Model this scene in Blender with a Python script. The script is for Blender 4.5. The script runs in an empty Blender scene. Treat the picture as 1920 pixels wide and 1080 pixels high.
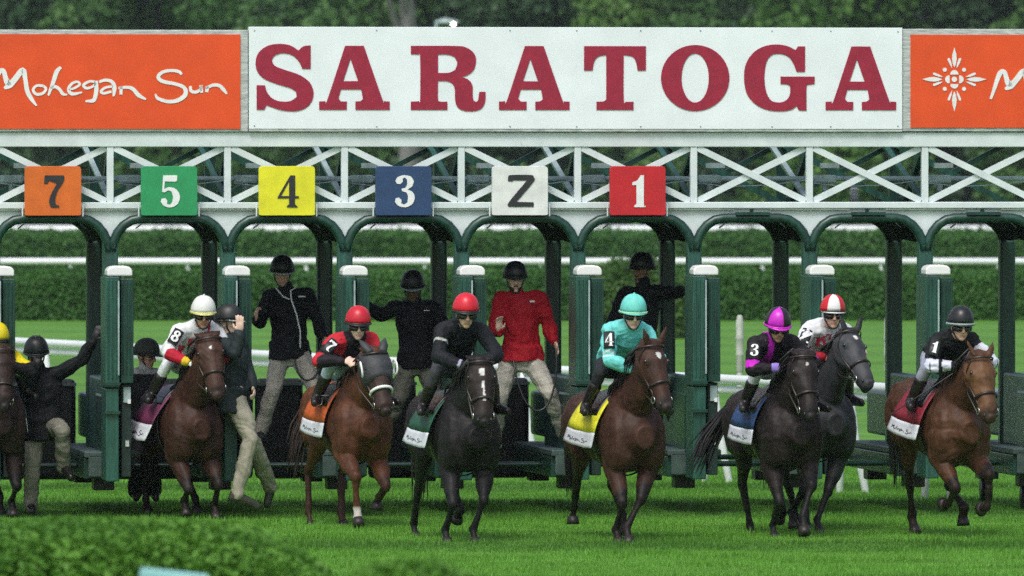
import bpy, math, random
import numpy as np
from mathutils import Vector, Matrix

random.seed(7); RNG = np.random.default_rng(7)
SC = bpy.context.scene
COL = SC.collection

# ------------------------------------------------------------------ camera, world, sun, exposure
CAM_H, CAM_D, FPX = 3.5, 100.0, 19000.0          # eye height, metres to the gate, focal length in 1920-px units
cam = bpy.data.cameras.new('camera'); camo = bpy.data.objects.new('camera', cam); COL.objects.link(camo)
camo.location = (0, -CAM_D, CAM_H); camo.rotation_euler = (math.radians(90), 0, 0)
cam.sensor_width = 36; cam.lens = 36 * FPX / 1920; cam.shift_y = -0.125
cam.clip_start = 1; cam.clip_end = 4000
cam.dof.use_dof = True; cam.dof.focus_distance = 95; cam.dof.aperture_fstop = 5.6
SC.camera = camo
W = bpy.data.worlds.new('World'); SC.world = W; W.use_nodes = True
nt = W.node_tree; bg = nt.nodes['Background']
sky = nt.nodes.new('ShaderNodeTexSky'); sky.sky_type = 'NISHITA'; sky.sun_disc = False
SUN_EL, SUN_AZ = math.radians(55), math.radians(200)
sky.sun_elevation = SUN_EL; sky.sun_rotation = SUN_AZ; sky.air_density = 1.0; sky.dust_density = 4.0; sky.ozone_density = 1.0
hs = nt.nodes.new('ShaderNodeHueSaturation'); hs.inputs['Saturation'].default_value = 0.75
nt.links.new(sky.outputs[0], hs.inputs['Color']); nt.links.new(hs.outputs[0], bg.inputs[0]); bg.inputs[1].default_value = 0.10
sun = bpy.data.lights.new('sun', 'SUN'); sun.energy = 0.95; sun.angle = math.radians(18); sun.color = (1, .98, .95)
suno = bpy.data.objects.new('sun', sun); COL.objects.link(suno)
sd = Vector((math.sin(SUN_AZ) * math.cos(SUN_EL), math.cos(SUN_AZ) * math.cos(SUN_EL), math.sin(SUN_EL)))
suno.rotation_euler = sd.to_track_quat('Z', 'Y').to_euler(); suno.location = (0, -20, 40)
SC.view_settings.view_transform = 'Standard'; SC.view_settings.look = 'None'
SC.view_settings.exposure = .85; SC.view_settings.gamma = 1.0; SC.view_settings.use_curve_mapping = False
SC.render.engine = 'CYCLES'; SC.cycles.max_bounces = 6; SC.cycles.diffuse_bounces = 3; SC.cycles.use_denoising = False

def P(px, py, d):
    """photo pixel at a distance d from the camera plane -> world point"""
    return Vector(((px - 960) / FPX * d, d - CAM_D, CAM_H - (py - 300) / FPX * d))
def Px(p):
    d = p[1] + CAM_D
    return (960 + p[0] / d * FPX, 300 + (CAM_H - p[2]) / d * FPX)

# ------------------------------------------------------------------ helpers
class MB:
    def __init__(s): s.v = []; s.f = []; s.m = []
    def add(s, vs, fs, mi=0):
        o = len(s.v); s.v += [tuple(v) for v in vs]; s.f += [tuple(i + o for i in f) for f in fs]; s.m += [mi] * len(fs); return s
    def box(s, c, size, R=None, mi=0):
        c = Vector(c); h = Vector(size) / 2
        vs = [Vector((x * h.x, y * h.y, z * h.z)) for x in (-1, 1) for y in (-1, 1) for z in (-1, 1)]
        if R is not None: vs = [R @ v for v in vs]
        return s.add([v + c for v in vs], [(0, 1, 3, 2), (4, 6, 7, 5), (0, 4, 5, 1), (2, 3, 7, 6), (0, 2, 6, 4), (1, 5, 7, 3)], mi)
    def ell(s, c, r, R=None, nu=12, nv=8, mi=0):
        c = Vector(c); vs = []; fs = []
        for j in range(1, nv):
            th = math.pi * j / nv
            for i in range(nu):
                ph = 2 * math.pi * i / nu
                vs.append(Vector((r[0] * math.sin(th) * math.cos(ph), r[1] * math.sin(th) * math.sin(ph), r[2] * math.cos(th))))
        vs += [Vector((0, 0, r[2])), Vector((0, 0, -r[2]))]
        if R is not None: vs = [R @ v for v in vs]
        n = len(vs)
        for j in range(nv - 2):
            for i in range(nu):
                a = j * nu + i; b = j * nu + (i + 1) % nu
                fs.append((a, a + nu, b + nu, b))
        for i in range(nu):
            fs.append((n - 2, i, (i + 1) % nu)); q = (nv - 2) * nu
            fs.append((n - 1, q + (i + 1) % nu, q + i))
        return s.add([v + c for v in vs], fs, mi)
    def tube(s, pts, rad, n=8, side=None, rnd=True, mi=0):
        pts = [Vector(p) for p in pts]; rad = [(r, r) if not isinstance(r, (tuple, list)) else r for r in rad]
        if len(rad) == 1: rad = rad * len(pts)
        T = []
        for i in range(len(pts)):
            a = pts[max(0, i - 1)]; b = pts[min(len(pts) - 1, i + 1)]; T.append((b - a).normalized())
        if rnd:
            t0 = T[0]; t1 = T[-1]; a0 = min(rad[0]); a1 = min(rad[-1]); k = .7
            pts = [pts[0] - t0 * a0 * .6] + pts + [pts[-1] + t1 * a1 * .6]
            rad = [(rad[0][0] * k, rad[0][1] * k)] + rad + [(rad[-1][0] * k, rad[-1][1] * k)]; T = [t0] + T + [t1]
        sd_ = Vector(side) if side is not None else None
        vs = []; fs = []; prev = None
        for p, t, r in zip(pts, T, rad):
            ref = sd_ if sd_ is not None else (prev if prev is not None else (Vector((1, 0, 0)) if abs(t.x) < .8 else Vector((0, 1, 0))))
            a = ref - t * t.dot(ref)
            if a.length < 1e-4: a = t.orthogonal()
            a.normalize(); prev = a; b = t.cross(a)
            for i in range(n):
                ph = 2 * math.pi * i / n
                vs.append(p + a * r[0] * math.cos(ph) + b * r[1] * math.sin(ph))
        m = len(pts)
        for j in range(m - 1):
            for i in range(n):
                fs.append((j * n + i, j * n + (i + 1) % n, (j + 1) * n + (i + 1) % n, (j + 1) * n + i))
        fs.append(tuple(range(n - 1, -1, -1))); fs.append(tuple((m - 1) * n + i for i in range(n)))
        return s.add(vs, fs, mi)
    def prism(s, poly, O, U, V, N, th, mi=0):
        """convex or simple polygon extruded along N"""
        O, U, V, N = Vector(O), Vector(U), Vector(V), Vector(N); k = len(poly)
        a = [O + U * x + V * y for x, y in poly]; b = [p + N * th for p in a]
        fs = [tuple(range(k)), tuple(range(2 * k - 1, k - 1, -1))] + [(i, i + k, (i + 1) % k + k, (i + 1) % k) for i in range(k)]
        return s.add(a + b, fs, mi)
    def mesh(s, name):
        me = bpy.data.meshes.new(name); me.from_pydata(s.v, [], s.f); me.update(); return me
    def build(s, name, mats, parent=None, smooth=False, bevel=0):
        me = s.mesh(name)
        return link(name, me, mats, parent, smooth, bevel, s.m)

def link(name, me, mats, parent=None, smooth=False, bevel=0, mi=None):
    if not isinstance(mats, (list, tuple)): mats = [mats]
    for m in mats: me.materials.append(m)
    if mi is not None and len(mats) > 1: me.polygons.foreach_set('material_index', mi)
    if smooth: me.polygons.foreach_set('use_smooth', [True] * len(me.polygons))
    o = bpy.data.objects.new(name, me); COL.objects.link(o)
    if bevel:
        b = o.modifiers.new('bevel', 'BEVEL'); b.width = bevel; b.segments = 2; b.limit_method = 'ANGLE'
    if parent is not None:
        o.parent = parent; r = top(parent); base = r.location
        if parent is r: o.location = -Vector(base)          # geometry is written in world coordinates
    return o
def top(o):
    while o.parent: o = o.parent
    return o
def tag(o, label=None, cat=None, group=None, kind=None):
    if label: o['label'] = label
    if cat: o['category'] = cat
    if group: o['group'] = group
    if kind: o['kind'] = kind
    return o
def empty(name, loc, label, cat, group=None):
    o = bpy.data.objects.new(name, None); COL.objects.link(o); o.location = loc; o.empty_display_size = .2
    return tag(o, label, cat, group)

def fuse(mb, voxel, it=3, fac=.5):
    me = mb.mesh('fusing'); ob = bpy.data.objects.new('fusing', me); COL.objects.link(ob)
    m = ob.modifiers.new('r', 'REMESH'); m.mode = 'VOXEL'; m.voxel_size = voxel
    if it: s = ob.modifiers.new('s', 'SMOOTH'); s.iterations = it; s.factor = fac
    dg = bpy.context.evaluated_depsgraph_get()
    new = bpy.data.meshes.new_from_object(ob.evaluated_get(dg))
    bpy.data.objects.remove(ob); bpy.data.meshes.remove(me)
    return new
def coords(me):
    a = np.empty(len(me.vertices) * 3); me.vertices.foreach_get('co', a); return a.reshape(-1, 3)
def normals(me):
    a = np.empty(len(me.vertices) * 3); me.vertices.foreach_get('normal', a); return a.reshape(-1, 3)
def setco(me, c): me.vertices.foreach_set('co', c.ravel()); me.update()
def paint(me, c):
    at = me.color_attributes.new('Col', 'FLOAT_COLOR', 'POINT')
    a = np.ones((len(me.vertices), 4)); a[:, :3] = c; at.data.foreach_set('color', a.ravel())
def wrinkle(me, amp, freq, seed=0):
    """cloth folds: move vertices along the normal by a sum of bent waves"""
    c = coords(me); n = normals(me); r = np.random.default_rng(seed); h = np.zeros(len(c))
    warp = .25 * np.sin(c @ r.normal(size=3) * freq * .35 + 1) + .2 * np.sin(c @ r.normal(size=3) * freq * .5)
    for k in range(5):
        d = r.normal(size=3); d[2] *= 1.5; d /= np.linalg.norm(d); f = freq * r.uniform(.6, 1.8)
        h += np.sin(c @ d * f + warp * 6 + r.uniform(0, 6)) ** 3 * r.uniform(.4, 1)
    setco(me, c + n * (amp * h / 2)[:, None])
def mb_np(V, F):
    me = bpy.data.meshes.new('m'); me.vertices.add(len(V)); me.vertices.foreach_set('co', np.asarray(V, float).ravel())
    k = F.shape[1]; me.loops.add(F.size); me.loops.foreach_set('vertex_index', F.ravel().astype(np.int32))
    me.polygons.add(len(F)); me.polygons.foreach_set('loop_start', np.arange(0, F.size, k, dtype=np.int32))
    me.update(calc_edges=True); me.validate(); return me

# ------------------------------------------------------------------ materials
MATS = {}
def mat(name, col, rough=.6, var=.25, scale=8, bump=.0, bscale=60, spec=.5, attr=False, col2=None, metal=0, coat=0, stretch=None, bdist=.008, sheen=0, detail=5):
    if name in MATS: return MATS[name]
    m = bpy.data.materials.new(name); m.use_nodes = True; t = m.node_tree; N = t.nodes; L = t.links
    b = N['Principled BSDF']; b.inputs['Roughness'].default_value = rough; b.inputs['Specular IOR Level'].default_value = spec
    b.inputs['Metallic'].default_value = metal; b.inputs['Coat Weight'].default_value = coat; b.inputs['Sheen Weight'].default_value = sheen
    tc = N.new('ShaderNodeTexCoord'); src = tc.outputs['Object']
    if stretch:
        mp = N.new('ShaderNodeMapping'); mp.inputs['Scale'].default_value = stretch; L.new(src, mp.inputs[0]); src = mp.outputs[0]
    n1 = N.new('ShaderNodeTexNoise'); n1.inputs['Scale'].default_value = scale; n1.inputs['Detail'].default_value = detail; L.new(src, n1.inputs['Vector'])
    rp = N.new('ShaderNodeValToRGB'); rp.color_ramp.elements[0].position = .3; rp.color_ramp.elements[1].position = .7
    if attr:
        rp.color_ramp.elements[0].color = (1 - var,) * 3 + (1,); rp.color_ramp.elements[1].color = (1 + var,) * 3 + (1,)
        at = N.new('ShaderNodeAttribute'); at.attribute_name = 'Col'
        mx = N.new('ShaderNodeMix'); mx.data_type = 'RGBA'; mx.blend_type = 'MULTIPLY'; mx.inputs['Factor'].default_value = 1
        L.new(at.outputs['Color'], mx.inputs['A']); L.new(rp.outputs['Color'], mx.inputs['B']); L.new(mx.outputs['Result'], b.inputs['Base Color'])
    else:
        c2 = col2 or tuple(min(1, c * (1 + var)) for c in col)
        rp.color_ramp.elements[0].color = tuple(c * (1 - var) for c in col) + (1,) if not col2 else tuple(col) + (1,)
        rp.color_ramp.elements[1].color = tuple(c2) + (1,)
        L.new(rp.outputs['Color'], b.inputs['Base Color'])
    L.new(n1.outputs['Fac'], rp.inputs['Fac'])
    if bump:
        n2 = N.new('ShaderNodeTexNoise'); n2.inputs['Scale'].default_value = bscale; n2.inputs['Detail'].default_value = 4; L.new(src, n2.inputs['Vector'])
        bp = N.new('ShaderNodeBump'); bp.inputs['Strength'].default_value = bump; bp.inputs['Distance'].default_value = bdist
        L.new(n2.outputs['Fac'], bp.inputs['Height']); L.new(bp.outputs[0], b.inputs['Normal'])
    MATS[name] = m; return m
def leafmat(name, c1, c2, scale=1.5, rough=.6):
    if name in MATS: return MATS[name]
    m = mat(name, c1, rough, col2=c2, scale=scale, spec=.3); t = m.node_tree; b = t.nodes['Principled BSDF']
    tr = t.nodes.new('ShaderNodeBsdfTranslucent'); mx = t.nodes.new('ShaderNodeMixShader'); mx.inputs[0].default_value = .25
    src = b.inputs['Base Color'].links[0].from_socket; t.links.new(src, tr.inputs['Color'])
    out = t.nodes['Material Output']; t.links.new(b.outputs[0], mx.inputs[1]); t.links.new(tr.outputs[0], mx.inputs[2]); t.links.new(mx.outputs[0], out.inputs['Surface'])
    return m
M_white = mat('white_paint', (.62, .70, .71), .45, .10, 5, .05, 30)
M_trim = mat('weathered_white_trim', (.42, .46, .45), .5, .35, 9, .1, 40, stretch=(1, 1, 6))
M_board = mat('sign_white', (.76, .83, .86), .4, .05, 3)
M_orange = mat('sign_orange', (.72, .075, .012), .4, .08, 4)
M_maroon = mat('letter_maroon', (.30, .010, .038), .5, .12, 12)
M_print_w = mat('print_white', (.75, .78, .78), .5, .06, 12)
M_print_k = mat('print_black', (.02, .022, .024), .5, .2, 12)
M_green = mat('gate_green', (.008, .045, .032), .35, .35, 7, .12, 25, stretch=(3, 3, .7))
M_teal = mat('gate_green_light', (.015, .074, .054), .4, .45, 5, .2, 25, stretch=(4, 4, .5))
M_pad = mat('padding_dark_green', (.006, .022, .018), .45, .4, 9, .35, 14)
M_black = mat('padding_black', (.006, .008, .009), .4, .4, 7, .3, 10)
M_ledge = mat('ledge_grey_green', (.05, .085, .078), .55, .3, 9, .1, 40)
M_pipe = mat('pipe_grey', (.30, .39, .39), .35, .25, 9)
M_wire = mat('wire_dark', (.03, .04, .04), .5)
M_cap = mat('cap_white', (.80, .82, .80), .3, .05, 6)
M_rail = mat('rail_white_plastic', (.72, .76, .78), .35, .06, 2)
M_eye = mat('eye_dark', (.004, .003, .003), .08, .1, spec=.8)
M_steel = mat('bit_steel', (.5, .5, .5), .25, .1, metal=1)
M_leather = mat('leather_dark', (.018, .010, .007), .4, .3, 30)
M_leather2 = mat('leather_black', (.008, .008, .009), .35, .3, 30)
M_hoof = mat('hoof_horn', (.018, .015, .012), .5, .4, 25)
M_coat = mat('horse_coat', (1, 1, 1), .55, .30, 14, .35, 70, spec=.24, attr=True, stretch=(1, 1, .6))
M_skin = mat('skin', (1, 1, 1), .5, .10, 30, attr=True)
M_silk = mat('silk_cloth', (1, 1, 1), .65, .14, 25, .2, 45, attr=True, spec=.18)
M_cloth = mat('wet_cloth', (1, 1, 1), .68, .16, 18, .12, 40, attr=True, spec=.2)
M_boot = mat('boot_leather', (.012, .010, .009), .35, .3, 20)
M_helm_dk = mat('helmet_dark', (.012, .016, .016), .45, .3, 18)

def scuff(m, col, amount=.62, scale=14):
    t = m.node_tree; N = t.nodes; L = t.links; b_ = N['Principled BSDF']; src = b_.inputs['Base Color'].links[0].from_socket
    tc = N.new('ShaderNodeTexCoord'); mp = N.new('ShaderNodeMapping'); mp.inputs['Scale'].default_value = (1.6, 1.6, .35); L.new(tc.outputs['Object'], mp.inputs[0])
    n = N.new('ShaderNodeTexNoise'); n.inputs['Scale'].default_value = scale; n.inputs['Detail'].default_value = 8; n.inputs['Roughness'].default_value = .75; L.new(mp.outputs[0], n.inputs['Vector'])
    r = N.new('ShaderNodeValToRGB'); r.color_ramp.elements[0].position = amount; r.color_ramp.elements[1].position = amount + .1; L.new(n.outputs['Fac'], r.inputs['Fac'])
    mx = N.new('ShaderNodeMix'); mx.data_type = 'RGBA'; L.new(r.outputs['Color'], mx.inputs['Factor']); L.new(src, mx.inputs['A']); mx.inputs['B'].default_value = tuple(col) + (1,); L.new(mx.outputs['Result'], b_.inputs['Base Color'])
scuff(M_teal, (.06, .15, .13)); scuff(M_green, (.04, .10, .085), .64); scuff(M_white, (.30, .34, .32), .64, 10); scuff(M_ledge, (.14, .18, .16), .6); scuff(M_black, (.025, .03, .03), .6, 9); scuff(M_board, (.55, .60, .60), .70, 6)
# ------------------------------------------------------------------ glyphs
def spline(pts, n=5):
    """closed outline through pts: corners stay sharp, gentle turns are rounded"""
    k = len(pts); P_ = [Vector((p[0], p[1])) for p in pts]; out = []
    sharp = []
    for i in range(k):
        a = P_[i] - P_[i - 1]; b = P_[(i + 1) % k] - P_[i]
        sharp.append(a.length < 1e-6 or b.length < 1e-6 or abs(a.angle(b, 0)) > math.radians(48))
    for i in range(k):
        p1, p2 = P_[i], P_[(i + 1) % k]
        if sharp[i] and sharp[(i + 1) % k]: out.append(p1); continue
        p0 = p1 - (p2 - p1) * .5 if sharp[i] else P_[i - 1]; p3 = p2 + (p2 - p1) * .5 if sharp[(i + 1) % k] else P_[(i + 2) % k]
        for j in range(n):
            t = j / n
            out.append(.5 * ((2 * p1) + (p2 - p0) * t + (2 * p0 - 5 * p1 + 4 * p2 - p3) * t * t + (3 * p1 - p0 - 3 * p2 + p3) * t ** 3))
    return [(p.x, p.y) for p in out]
def circ(cx, cy, rx, ry, n=32): return [(cx + rx * math.cos(2 * math.pi * i / n), cy + ry * math.sin(2 * math.pi * i / n)) for i in range(n)]
def fill2d(loops):
    cu = bpy.data.curves.new('g', 'CURVE'); cu.dimensions = '2D'; cu.fill_mode = 'BOTH'
    for lp in loops:
        s = cu.splines.new('POLY'); s.points.add(len(lp) - 1); s.use_cyclic_u = True
        for q, (x, y) in zip(s.points, lp): q.co = (x, y, 0, 1)
    ob = bpy.data.objects.new('g', cu); COL.objects.link(ob)
    me = bpy.data.meshes.new_from_object(ob.evaluated_get(bpy.context.evaluated_depsgraph_get()))
    bpy.data.objects.remove(ob); return coords(me)[:, :2], [tuple(p.vertices) for p in me.polygons]
def stroke_poly(pts, w):
    """brush stroke -> list of quads as separate polygons; w is a width or a list"""
    p = [Vector(q) for q in pts]; k = len(p); w = w if isinstance(w, (list, tuple)) else [w] * k
    q = []; ws = []
    for i in range(k - 1):
        p0 = p[max(0, i - 1)]; p1 = p[i]; p2 = p[i + 1]; p3 = p[min(k - 1, i + 2)]
        for j in range(4):
            t = j / 4; q.append(.5 * ((2 * p1) + (p2 - p0) * t + (2 * p0 - 5 * p1 + 4 * p2 - p3) * t * t + (3 * p1 - p0 - 3 * p2 + p3) * t ** 3)); ws.append(w[i] * (1 - t) + w[i + 1] * t)
    q.append(p[-1]); ws.append(w[-1]); vs = []; fs = []
    for i, c in enumerate(q):
        t = (q[min(len(q) - 1, i + 1)] - q[max(0, i - 1)])
        t = t.normalized() if t.length > 1e-9 else Vector((1, 0)); n = Vector((-t.y, t.x)); vs += [tuple(c + n * ws[i] / 2), tuple(c - n * ws[i] / 2)]
    fs = [(2 * i, 2 * i + 1, 2 * i + 3, 2 * i + 2) for i in range(len(q) - 1)]
    return vs, fs
# capitals traced in photo pixels (zoomed frame /2.572)
def Z(pts, ox): return [(ox + x / 2.572, y / 2.572) for x, y in pts]
_A = [(882, 222), (972, 222), (1062, 480), (1070, 488), (1097, 490), (1097, 530), (932, 530), (932, 490), (955, 488), (968, 478), (960, 432), (862, 432), (850, 475), (862, 490), (890, 490), (890, 530), (757, 530), (757, 490), (785, 488), (797, 480)]
_Ah = [(908, 285), (945, 392), (873, 392)]
LET_S = [Z([(1460, 225), (1495, 220), (1495, 333), (1455, 333), (1440, 300), (1410, 270), (1365, 258), (1325, 268), (1308, 290), (1322, 318), (1370, 338), (1440, 362), (1490, 398), (1509, 445), (1500, 490), (1470, 522), (1420, 537), (1360, 533), (1315, 520), (1282, 508), (1272, 530), (1235, 530), (1235, 412), (1275, 412), (1285, 445), (1310, 475), (1350, 490), (1397, 488), (1428, 468), (1425, 443), (1395, 425), (1335, 407), (1270, 380), (1238, 345), (1230, 300), (1245, 255), (1290, 222), (1350, 213), (1400, 222), (1437, 245)], 0)]
LET_A = [Z(_A, 640), Z(_Ah, 640)]
LET_R = [Z([(332, 222), (540, 222), (600, 230), (638, 260), (646, 297), (635, 338), (605, 363), (577, 371), (610, 385), (629, 412), (630, 450), (633, 480), (645, 492), (656, 483), (662, 443), (692, 443), (690, 490), (670, 525), (625, 537), (578, 531), (552, 508), (545, 470), (544, 430), (532, 404), (505, 392), (463, 391), (463, 478), (475, 490), (508, 490), (508, 530), (332, 530), (332, 490), (368, 488), (377, 478), (377, 275), (368, 264), (332, 262)], 640),
         Z([(463, 264), (510, 264), (543, 275), (556, 305), (546, 337), (515, 351), (463, 352)], 640)]
LET_T = [Z([(1167, 222), (1465, 222), (1465, 340), (1425, 340), (1417, 298), (1400, 273), (1358, 265), (1358, 478), (1370, 490), (1405, 490), (1405, 530), (1227, 530), (1227, 490), (1262, 488), (1274, 478), (1274, 265), (1236, 273), (1216, 298), (1208, 340), (1167, 340)], 640)]
LET_O = [circ(1302, 146, 64, 62, 40), circ(1302, 146, 25.5, 46, 32)]
LET_G = [Z([(540, 240), (552, 222), (586, 222), (586, 345), (545, 345), (530, 305), (505, 272), (465, 258), (425, 265), (400, 300), (390, 375), (400, 445), (425, 485), (465, 493), (498, 480), (514, 450), (514, 415), (500, 406), (468, 404), (468, 368), (632, 368), (632, 404), (600, 408), (593, 420), (593, 532), (556, 532), (545, 510), (520, 528), (470, 536), (400, 528), (345, 500), (305, 450), (292, 375), (302, 305), (340, 250), (395, 220), (455, 213), (505, 222)], 1280)]
def shift(loops, dx): return [[(x + dx, y) for x, y in lp] for lp in loops]
DIG = {
 '7': [[(210, 855), (298, 855), (298, 880), (270, 925), (258, 965), (262, 990), (276, 993), (276, 1002), (238, 1002), (230, 975), (240, 940), (266, 892), (248, 886), (230, 880), (222, 893), (207, 893)]],
 '5': [[(785, 843), (852, 843), (852, 868), (842, 873), (793, 872), (790, 908), (815, 900), (845, 908), (864, 935), (864, 960), (850, 985), (820, 997), (790, 990), (773, 970), (778, 955), (795, 952), (806, 965), (803, 980), (818, 984), (829, 970), (832, 945), (825, 920), (808, 915), (792, 925), (780, 922)]],
 '4': [[(1378, 842), (1400, 842), (1400, 938), (1417, 938), (1417, 948), (1400, 948), (1400, 975), (1411, 985), (1411, 990), (1362, 990), (1362, 984), (1372, 975), (1372, 948), (1322, 948), (1322, 938)], [(1372, 870), (1372, 938), (1335, 938)]],
 '3': [[(262, 850), (290, 840), (325, 845), (341, 868), (332, 893), (310, 908), (335, 920), (345, 945), (335, 975), (305, 992), (270, 987), (250, 968), (253, 950), (270, 946), (282, 958), (280, 974), (295, 980), (310, 970), (313, 940), (305, 922), (285, 916), (282, 904), (300, 900), (308, 885), (308, 862), (297, 850), (287, 856), (288, 870), (276, 882), (260, 880), (253, 868)]],
 '2': [[(790, 865), (790, 845), (805, 835), (905, 835), (918, 846), (918, 868), (832, 968), (918, 970), (918, 992), (794, 992), (794, 970), (884, 862), (815, 861), (815, 866)]],
 '1': [[(1425, 833), (1441, 833), (1441, 970), (1449, 978), (1449, 985), (1394, 985), (1394, 978), (1405, 970), (1405, 880), (1385, 880), (1385, 868), (1410, 856)]],
 '8': [[(50, 0), (80, 10), (92, 35), (85, 60), (72, 72), (92, 88), (100, 115), (88, 145), (50, 158), (12, 145), (0, 115), (8, 88), (28, 72), (15, 60), (8, 35), (20, 10)], [(50, 18), (63, 28), (64, 46), (50, 60), (36, 46), (37, 28)], [(50, 86), (66, 98), (67, 122), (50, 138), (33, 122), (34, 98)]],
 'K': [[(0, 0), (60, 0), (60, 22), (48, 22), (48, 66), (92, 22), (80, 22), (80, 0), (150, 0), (150, 22), (130, 22), (96, 56), (134, 136), (152, 136), (152, 158), (88, 158), (88, 136), (98, 136), (72, 82), (48, 104), (48, 136), (60, 136), (60, 158), (0, 158), (0, 136), (14, 136), (14, 22), (0, 22)]],
 'S': [Z([(1460, 225), (1495, 220), (1495, 333), (1455, 333), (1440, 300), (1410, 270), (1365, 258), (1325, 268), (1308, 290), (1322, 318), (1370, 338), (1440, 362), (1490, 398), (1509, 445), (1500, 490), (1470, 522), (1420, 537), (1360, 533), (1315, 520), (1282, 508), (1272, 530), (1235, 530), (1235, 412), (1275, 412), (1285, 445), (1310, 475), (1350, 490), (1397, 488), (1428, 468), (1425, 443), (1395, 425), (1335, 407), (1270, 380), (1238, 345), (1230, 300), (1245, 255), (1290, 222), (1350, 213), (1400, 222), (1437, 245)], 0)],
}
GLY = {}
def glyph(ch):
    """-> unit-height verts (x right, y up, centred) and faces"""
    if ch not in GLY:
        loops = [spline(l) for l in DIG[ch]]; v, f = fill2d(loops)
        lo, hi = v.min(0), v.max(0); h = hi[1] - lo[1]
        GLY[ch] = ([((x - (lo[0] + hi[0]) / 2) / h, -(y - (lo[1] + hi[1]) / 2) / h) for x, y in v], f)
    return GLY[ch]
def put_flat(name, vf, O, U, V, N, m, parent, th=.004):
    """flat print: 2-D verts to the plane O,U,V, lifted by th along N (thin, with an edge)"""
    v, f = vf; O, U, V, N = Vector(O), Vector(U), Vector(V), Vector(N); mb = MB()
    mb.add([O + U * x + V * y + N * th for x, y in v], f)
    o = mb.build(name, m, parent)
    s = o.modifiers.new('depth', 'SOLIDIFY'); s.thickness = th * .8; s.offset = 0
    return o
# script lettering as brush strokes (px in a 4.267x zoom of photo region x0=0,y0=110)
BR = [
 ([(-85, 320), (-60, 250), (-15, 120), (22, 100), (40, 150), (55, 195), (80, 190)], [18, 26, 40, 34, 38, 44, 50]),
 ([(30, 240), (75, 215), (120, 165), (180, 95), (200, 170), (215, 260), (245, 320), (290, 380)], [18, 50, 46, 44, 34, 36, 34, 12]),
 ([(345, 222), (290, 220), (262, 255), (290, 288), (340, 280), (365, 245), (345, 222)], [22, 20, 22, 24, 22, 22, 22]),
 ([(485, 72), (450, 110), (420, 200), (383, 298)], [22, 36, 32, 16]),
 ([(400, 240), (440, 228), (475, 250), (500, 285), (535, 290)], [20, 26, 26, 26, 12]),
 ([(548, 250), (590, 240), (635, 210), (615, 188), (570, 205), (545, 250), (575, 285), (655, 272)], [14, 18, 20, 18, 22, 26, 28, 12]),
 ([(760, 190), (715, 185), (665, 215), (690, 240), (740, 225), (765, 195)], [20, 20, 24, 22, 18, 16]),
 ([(765, 180), (768, 250), (755, 320), (735, 340), (680, 342)], [30, 34, 32, 30, 14]),
 ([(790, 190), (840, 175), (895, 190), (912, 240), (905, 305)], [20, 24, 28, 36, 14]),
 ([(900, 225), (840, 235), (805, 265), (830, 280), (890, 265)], [20, 20, 22, 22, 18]),
 ([(965, 225), (965, 290)], [26, 24]), ([(945, 240), (1010, 232), (1060, 245), (1105, 295), (1165, 328)], [20, 24, 30, 34, 12]),
 ([(1450, 130), (1430, 108), (1370, 98), (1300, 110), (1262, 150), (1300, 185), (1400, 205), (1470, 235), (1480, 290), (1420, 335), (1340, 345), (1260, 320), (1240, 285)], [18, 26, 24, 26, 30, 30, 26, 30, 36, 32, 28, 26, 12]),
 ([(1520, 222), (1525, 260), (1560, 270), (1600, 250), (1610, 215)], [22, 26, 24, 24, 22]), ([(1605, 215), (1610, 275)], [28, 24]),
 ([(1655, 225), (1650, 270)], [30, 26]), ([(1640, 240), (1700, 215), (1750, 218), (1785, 250), (1812, 285)], [20, 26, 28, 30, 12]),
]
def script_text():
    vs, fs = [], []
    for p, w in BR:
        v, f = stroke_poly(p, w); o = len(vs); vs += v; fs += [tuple(i + o for i in q) for q in f]
    return vs, fs     # y down, zoom px
SCRIPT = script_text()

# ------------------------------------------------------------------ the ground, fields, hill
M_turf = mat('turf', (.060, .165, .014), .75, scale=1.2, col2=(.105, .26, .032), bdist=.02, bump=.5, bscale=35, spec=.2, stretch=(.6, 1, 1))
def mow_shade_stripes(m, lo=.55):  # mow stripes plus soft shadow bands, both multiplied into the grass colour
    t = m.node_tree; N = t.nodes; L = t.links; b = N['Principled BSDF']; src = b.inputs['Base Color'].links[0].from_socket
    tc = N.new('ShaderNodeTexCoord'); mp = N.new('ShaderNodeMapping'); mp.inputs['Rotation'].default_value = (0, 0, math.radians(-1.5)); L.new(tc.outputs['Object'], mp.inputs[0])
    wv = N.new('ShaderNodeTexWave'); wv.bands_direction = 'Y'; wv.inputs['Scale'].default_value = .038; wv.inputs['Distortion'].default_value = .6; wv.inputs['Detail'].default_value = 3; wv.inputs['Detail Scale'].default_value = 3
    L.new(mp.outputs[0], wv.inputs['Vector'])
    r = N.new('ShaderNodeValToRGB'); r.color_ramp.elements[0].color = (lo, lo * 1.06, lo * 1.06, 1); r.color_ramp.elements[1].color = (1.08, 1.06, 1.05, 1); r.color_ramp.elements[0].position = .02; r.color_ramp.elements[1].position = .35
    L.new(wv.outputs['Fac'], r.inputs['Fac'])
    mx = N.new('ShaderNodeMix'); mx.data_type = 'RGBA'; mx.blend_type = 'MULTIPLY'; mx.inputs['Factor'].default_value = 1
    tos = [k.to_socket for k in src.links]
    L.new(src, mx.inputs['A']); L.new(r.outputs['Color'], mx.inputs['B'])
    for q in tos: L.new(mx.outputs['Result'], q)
mow_shade_stripes(M_turf, .84)
g = MB(); n = 24
xs = np.linspace(-450, 450, n); ys = np.linspace(-140, 1150, n)
g.add([(x, y, 0) for y in ys for x in xs], [(j * n + i, j * n + i + 1, (j + 1) * n + i + 1, (j + 1) * n + i) for j in range(n - 1) for i in range(n - 1)])
tag(g.build('ground', M_turf), kind='structure')
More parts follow.
